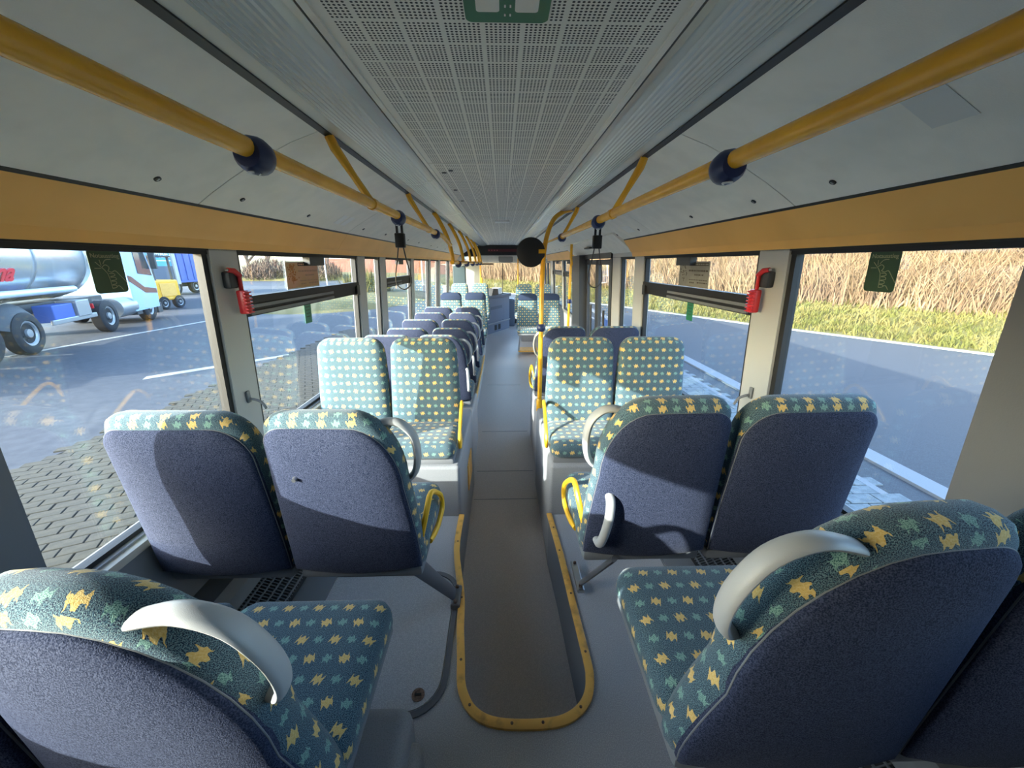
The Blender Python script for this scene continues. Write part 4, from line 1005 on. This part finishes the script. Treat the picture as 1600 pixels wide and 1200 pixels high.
lt = obm('lettering', text_mesh('lettering', 'COMBEX', .52, 'white', .01, .012), ct); lt.matrix_world = Matrix.Translation((-19.48, 23.35, 1.88)) @ ROTX
pbox(ct, 'letter_line', -19.5, -19.48, 22.4, 24.15, 1.52, 1.58, 'white', .003); pbox(ct, 'dark_patch', -19.5, -19.485, 22.6, 24.2, .2, 1.25, 'cab_dark', .003)
pbox(ct, 'frame', -21.1, -20.1, 16.5, 24.2, -.1, .2, 'chassis')
for y in (21.8, 23.1): wheel(ct, -19.9, y, .5); wheel(ct, -21.6, y, .5, side=-1)
bt = thing('blue_container', 'deep blue container truck at the end of the yard', 'container')
pbox(bt, 'body', -25.0, -22.5, 27.0, 30.8, .1, 3.9, 'deep_blue'); pbox(bt, 'frame', -24.3, -23.1, 27.0, 30.8, -.2, .1, 'chassis')
for kk in range(6): pbox(bt, 'rib', -22.52, -22.46, 27.2+kk*.6, 27.35+kk*.6, .25, 3.75, 'deep_blue', .01)
for y in (28.2, 30.0): wheel(bt, -22.9, y, .5); wheel(bt, -24.6, y, .5, side=-1)
mc = thing('yellow_machine', 'yellow forklift standing between the truck cab and the container', 'forklift')
pbox(mc, 'body', -17.3, -16.1, 18.7, 20.1, -.3, .65, 'machine', .08); pbox(mc, 'panel', -16.12, -16.07, 18.95, 19.85, -.1, .5, 'trim_yellow', .01)
for x, y in ((-16.2, 18.9), (-17.1, 18.9), (-16.2, 19.9), (-17.1, 19.9)): pbox(mc, 'cage_post', x-.04, x+.04, y-.04, y+.04, .6, 1.7, 'chassis', .01)
pbox(mc, 'roof', -17.25, -16.1, 18.8, 20.0, 1.68, 1.76, 'chassis', .02)
for x in (-16.3, -17.0): pbox(mc, 'mast', x-.06, x+.06, 18.45, 18.6, -.5, 2.4, 'trim_yellow', .01)
for y in (19.0, 19.9): wheel(mc, -16.15, y, .30, .22); wheel(mc, -17.25, y, .30, .22, side=-1)
# white road markings in the yard
for i, (y0, y1, x) in enumerate(((5.5, 17, -9.6), (8, 20, -10.9), (16, 26, -12.0))):
    pass
sheet('yard_line', [(-11.9, 9.2), (-11.75, 9.2), (-11.2, 16.5), (-11.35, 16.5)], GND-.004, 'paint')['label'] = 'pale painted line beside the tanker'
sheet('yard_line', [(-7.0, 7.4), (-6.9, 7.2), (-3.2, 11.2), (-3.3, 11.4)], GND-.004, 'paint')['label'] = 'pale painted line in the middle of the yard'
# grass island, far grass, shrubs, trees, building
def blob(cx, cy, rx, ry, n=40, j=.08): 
    r = random.Random(int(cx*10)); return [(cx+rx*(1+r.uniform(-j, j))*math.cos(a), cy+ry*(1+r.uniform(-j, j))*math.sin(a)) for a in [2*PI*k/n for k in range(n)]]
def mound(name, cx, cy, rx, ry, h, m, lab):
    bm = newbm(); rings = []
    for u, z in ((1, 0), (.92, .35), (.7, .75), (.4, .95), (.1, 1)):
        rings.append([bm.verts.new((cx+rx*u*math.cos(2*PI*k/36), cy+ry*u*math.sin(2*PI*k/36), GND-.02+h*z)) for k in range(36)])
    for A, B in zip(rings, rings[1:]):
        for k in range(36): bm.faces.new((A[k], A[(k+1) % 36], B[(k+1) % 36], B[k]))
    bm.faces.new(rings[-1]); return struct(obj(name, bm, m, smooth=True), lab)
mound('grass_island', -9.5, 25, 5.0, 8, .35, 'verge', 'grass island in the yard seen through the left hopper window')
mound('grass_field', -34, 62, 30, 12, .8, 'verge', 'strip of grass before the bare trees')
sheet('far_road', [(-60, 36), (-8, 34), (-8, 38), (-60, 42)], GND-.006, 'asphalt')['label'] = 'paler road beyond the grass island'
def bare_tree(x, y, h, seed, lab):
    r = random.Random(seed); t = thing('bare_tree', lab, 'tree', (x, y, GND), 0, 'bare trees beyond the yard')
    tb = newbm(); br = newbm()
    def grow(p, d, l, rad, depth):
        q = p+d*l; bm = tb if depth == 0 else br
        tube(bm, [p, p.lerp(q, .5)+Vector((r.gauss(0, .03*l), r.gauss(0, .03*l), 0)), q], [rad, rad*.8, rad*.6], 5 if depth < 2 else 3, cap=False)
        if depth >= 4: return
        for k in range(r.choice((3, 4)) if depth < 3 else 3):
            nd_ = (d+Vector((r.gauss(0, .5), r.gauss(0, .5), r.gauss(.1, .25)))).normalized()
            grow(p.lerp(q, r.uniform(.55, 1)), nd_, l*r.uniform(.55, .8), rad*.62, depth+1)
    grow(Vector((0, 0, 0)), Vector((0, 0, 1)), h*.3, h*.026, 0)
    obj('trunk', tb, 'bark', t); obj('branches', br, 'twig', t)
for i, (x, y, h) in enumerate(((-46, 60, 11), (-40, 64, 12), (-35, 61, 10), (-31, 66, 12), (-27, 63, 9), (-52, 66, 12), (-22, 60, 10), (-58, 70, 12))):
    bare_tree(x, y, h, 20+i, ['leftmost', 'second', 'third', 'fourth', 'fifth', 'sixth', 'seventh', 'eighth'][sorted([-58, -52, -46, -40, -35, -31, -27, -22]).index(x)]+' of the bare trees beyond the yard, counted from the left')
def shrub(x, y, r_, h, seed, lab, m='twig', n=2600):
    r = random.Random(seed); t = thing('bare_shrub', lab, 'shrub', (x, y, GND), 0, 'shrubs beyond the yard'); V = []; F = []
    for k in range(n):
        a = r.uniform(0, 2*PI); rr = r_*math.sqrt(r.random()); z = h*r.random()*(1-.6*(rr/r_)**2); p = Vector((rr*math.cos(a), rr*math.sin(a), z)); d = Vector((r.gauss(0, .5), r.gauss(0, .5), 1)).normalized()*r.uniform(.4, 1.0); w = Vector((r.gauss(0, 1), r.gauss(0, 1), 0)).normalized()*.03
        w = w*1.6; i = len(V); V += [p-w, p+w, p+d]; F.append((i, i+1, i+2))
    me = bpy.data.meshes.new('twigs'); me.from_pydata([tuple(v) for v in V], [], F); me.materials.append(M[m]); obm('twigs', me, t)
    bm = newbm(); tube(bm, [(0, 0, 0), (.1, .05, h*.5)], .05, 5); obj('stem', bm, 'bark', t)
for i, (x, y) in enumerate(((-50, 52.5), (-43.5, 53), (-37, 52), (-30.5, 53), (-24, 52.5))): shrub(x, y, 2.9, 2.6, 60+i, 'brown twiggy shrub in front of the bare trees, number %s from the left' % ['one', 'two', 'three', 'four', 'five'][i])
shrub(-9.2, 27, 1.6, 1.3, 71, 'green-yellow bush on the grass island', 'blade', 1200)
bd = thing('white_building', 'long low white building with red-brown base far on the left', 'building')
pbox(bd, 'wall', -34, -8, 78, 90, 2.2, 6.5, 'building', .05); pbox(bd, 'plinth', -34.05, -7.95, 77.9, 90, GND, 2.2, 'brick', .02); pbox(bd, 'roof', -34.4, -7.6, 77.6, 90.4, 6.5, 7.0, 'roof', .05)
for k in range(9): pbox(bd, 'window', -33+k*2.8, -31.4+k*2.8, 77.82, 77.95, 3.2, 4.6, 'truck_glass', .02)
for i, (x, y) in enumerate(((-17.5, 40), (-12.2, 33), (-8.0, 40))):
    t = thing('sign_post', 'thin pale post standing in the yard, %s from the left' % ['first', 'second', 'third'][i], 'post', (x, y, GND))
    bm = newbm(); tube(bm, [(0, 0, 0), (0, 0, 4.2)], .06, 8); obj('pole', bm, 'white', t, smooth=True)
    bm = newbm(); lathe(bm, [(.1, 4.1), (.1, 4.25), (.04, 4.3)], 8); obj('cap', bm, 'hub', t, smooth=True)

piv = Matrix.Translation((-11.4, 9.5, 0)) @ Matrix.Rotation(math.radians(21), 4, 'Z') @ Matrix.Translation((11.95, -8.65, 0))
for o in (tk, tt_): o.matrix_world = piv
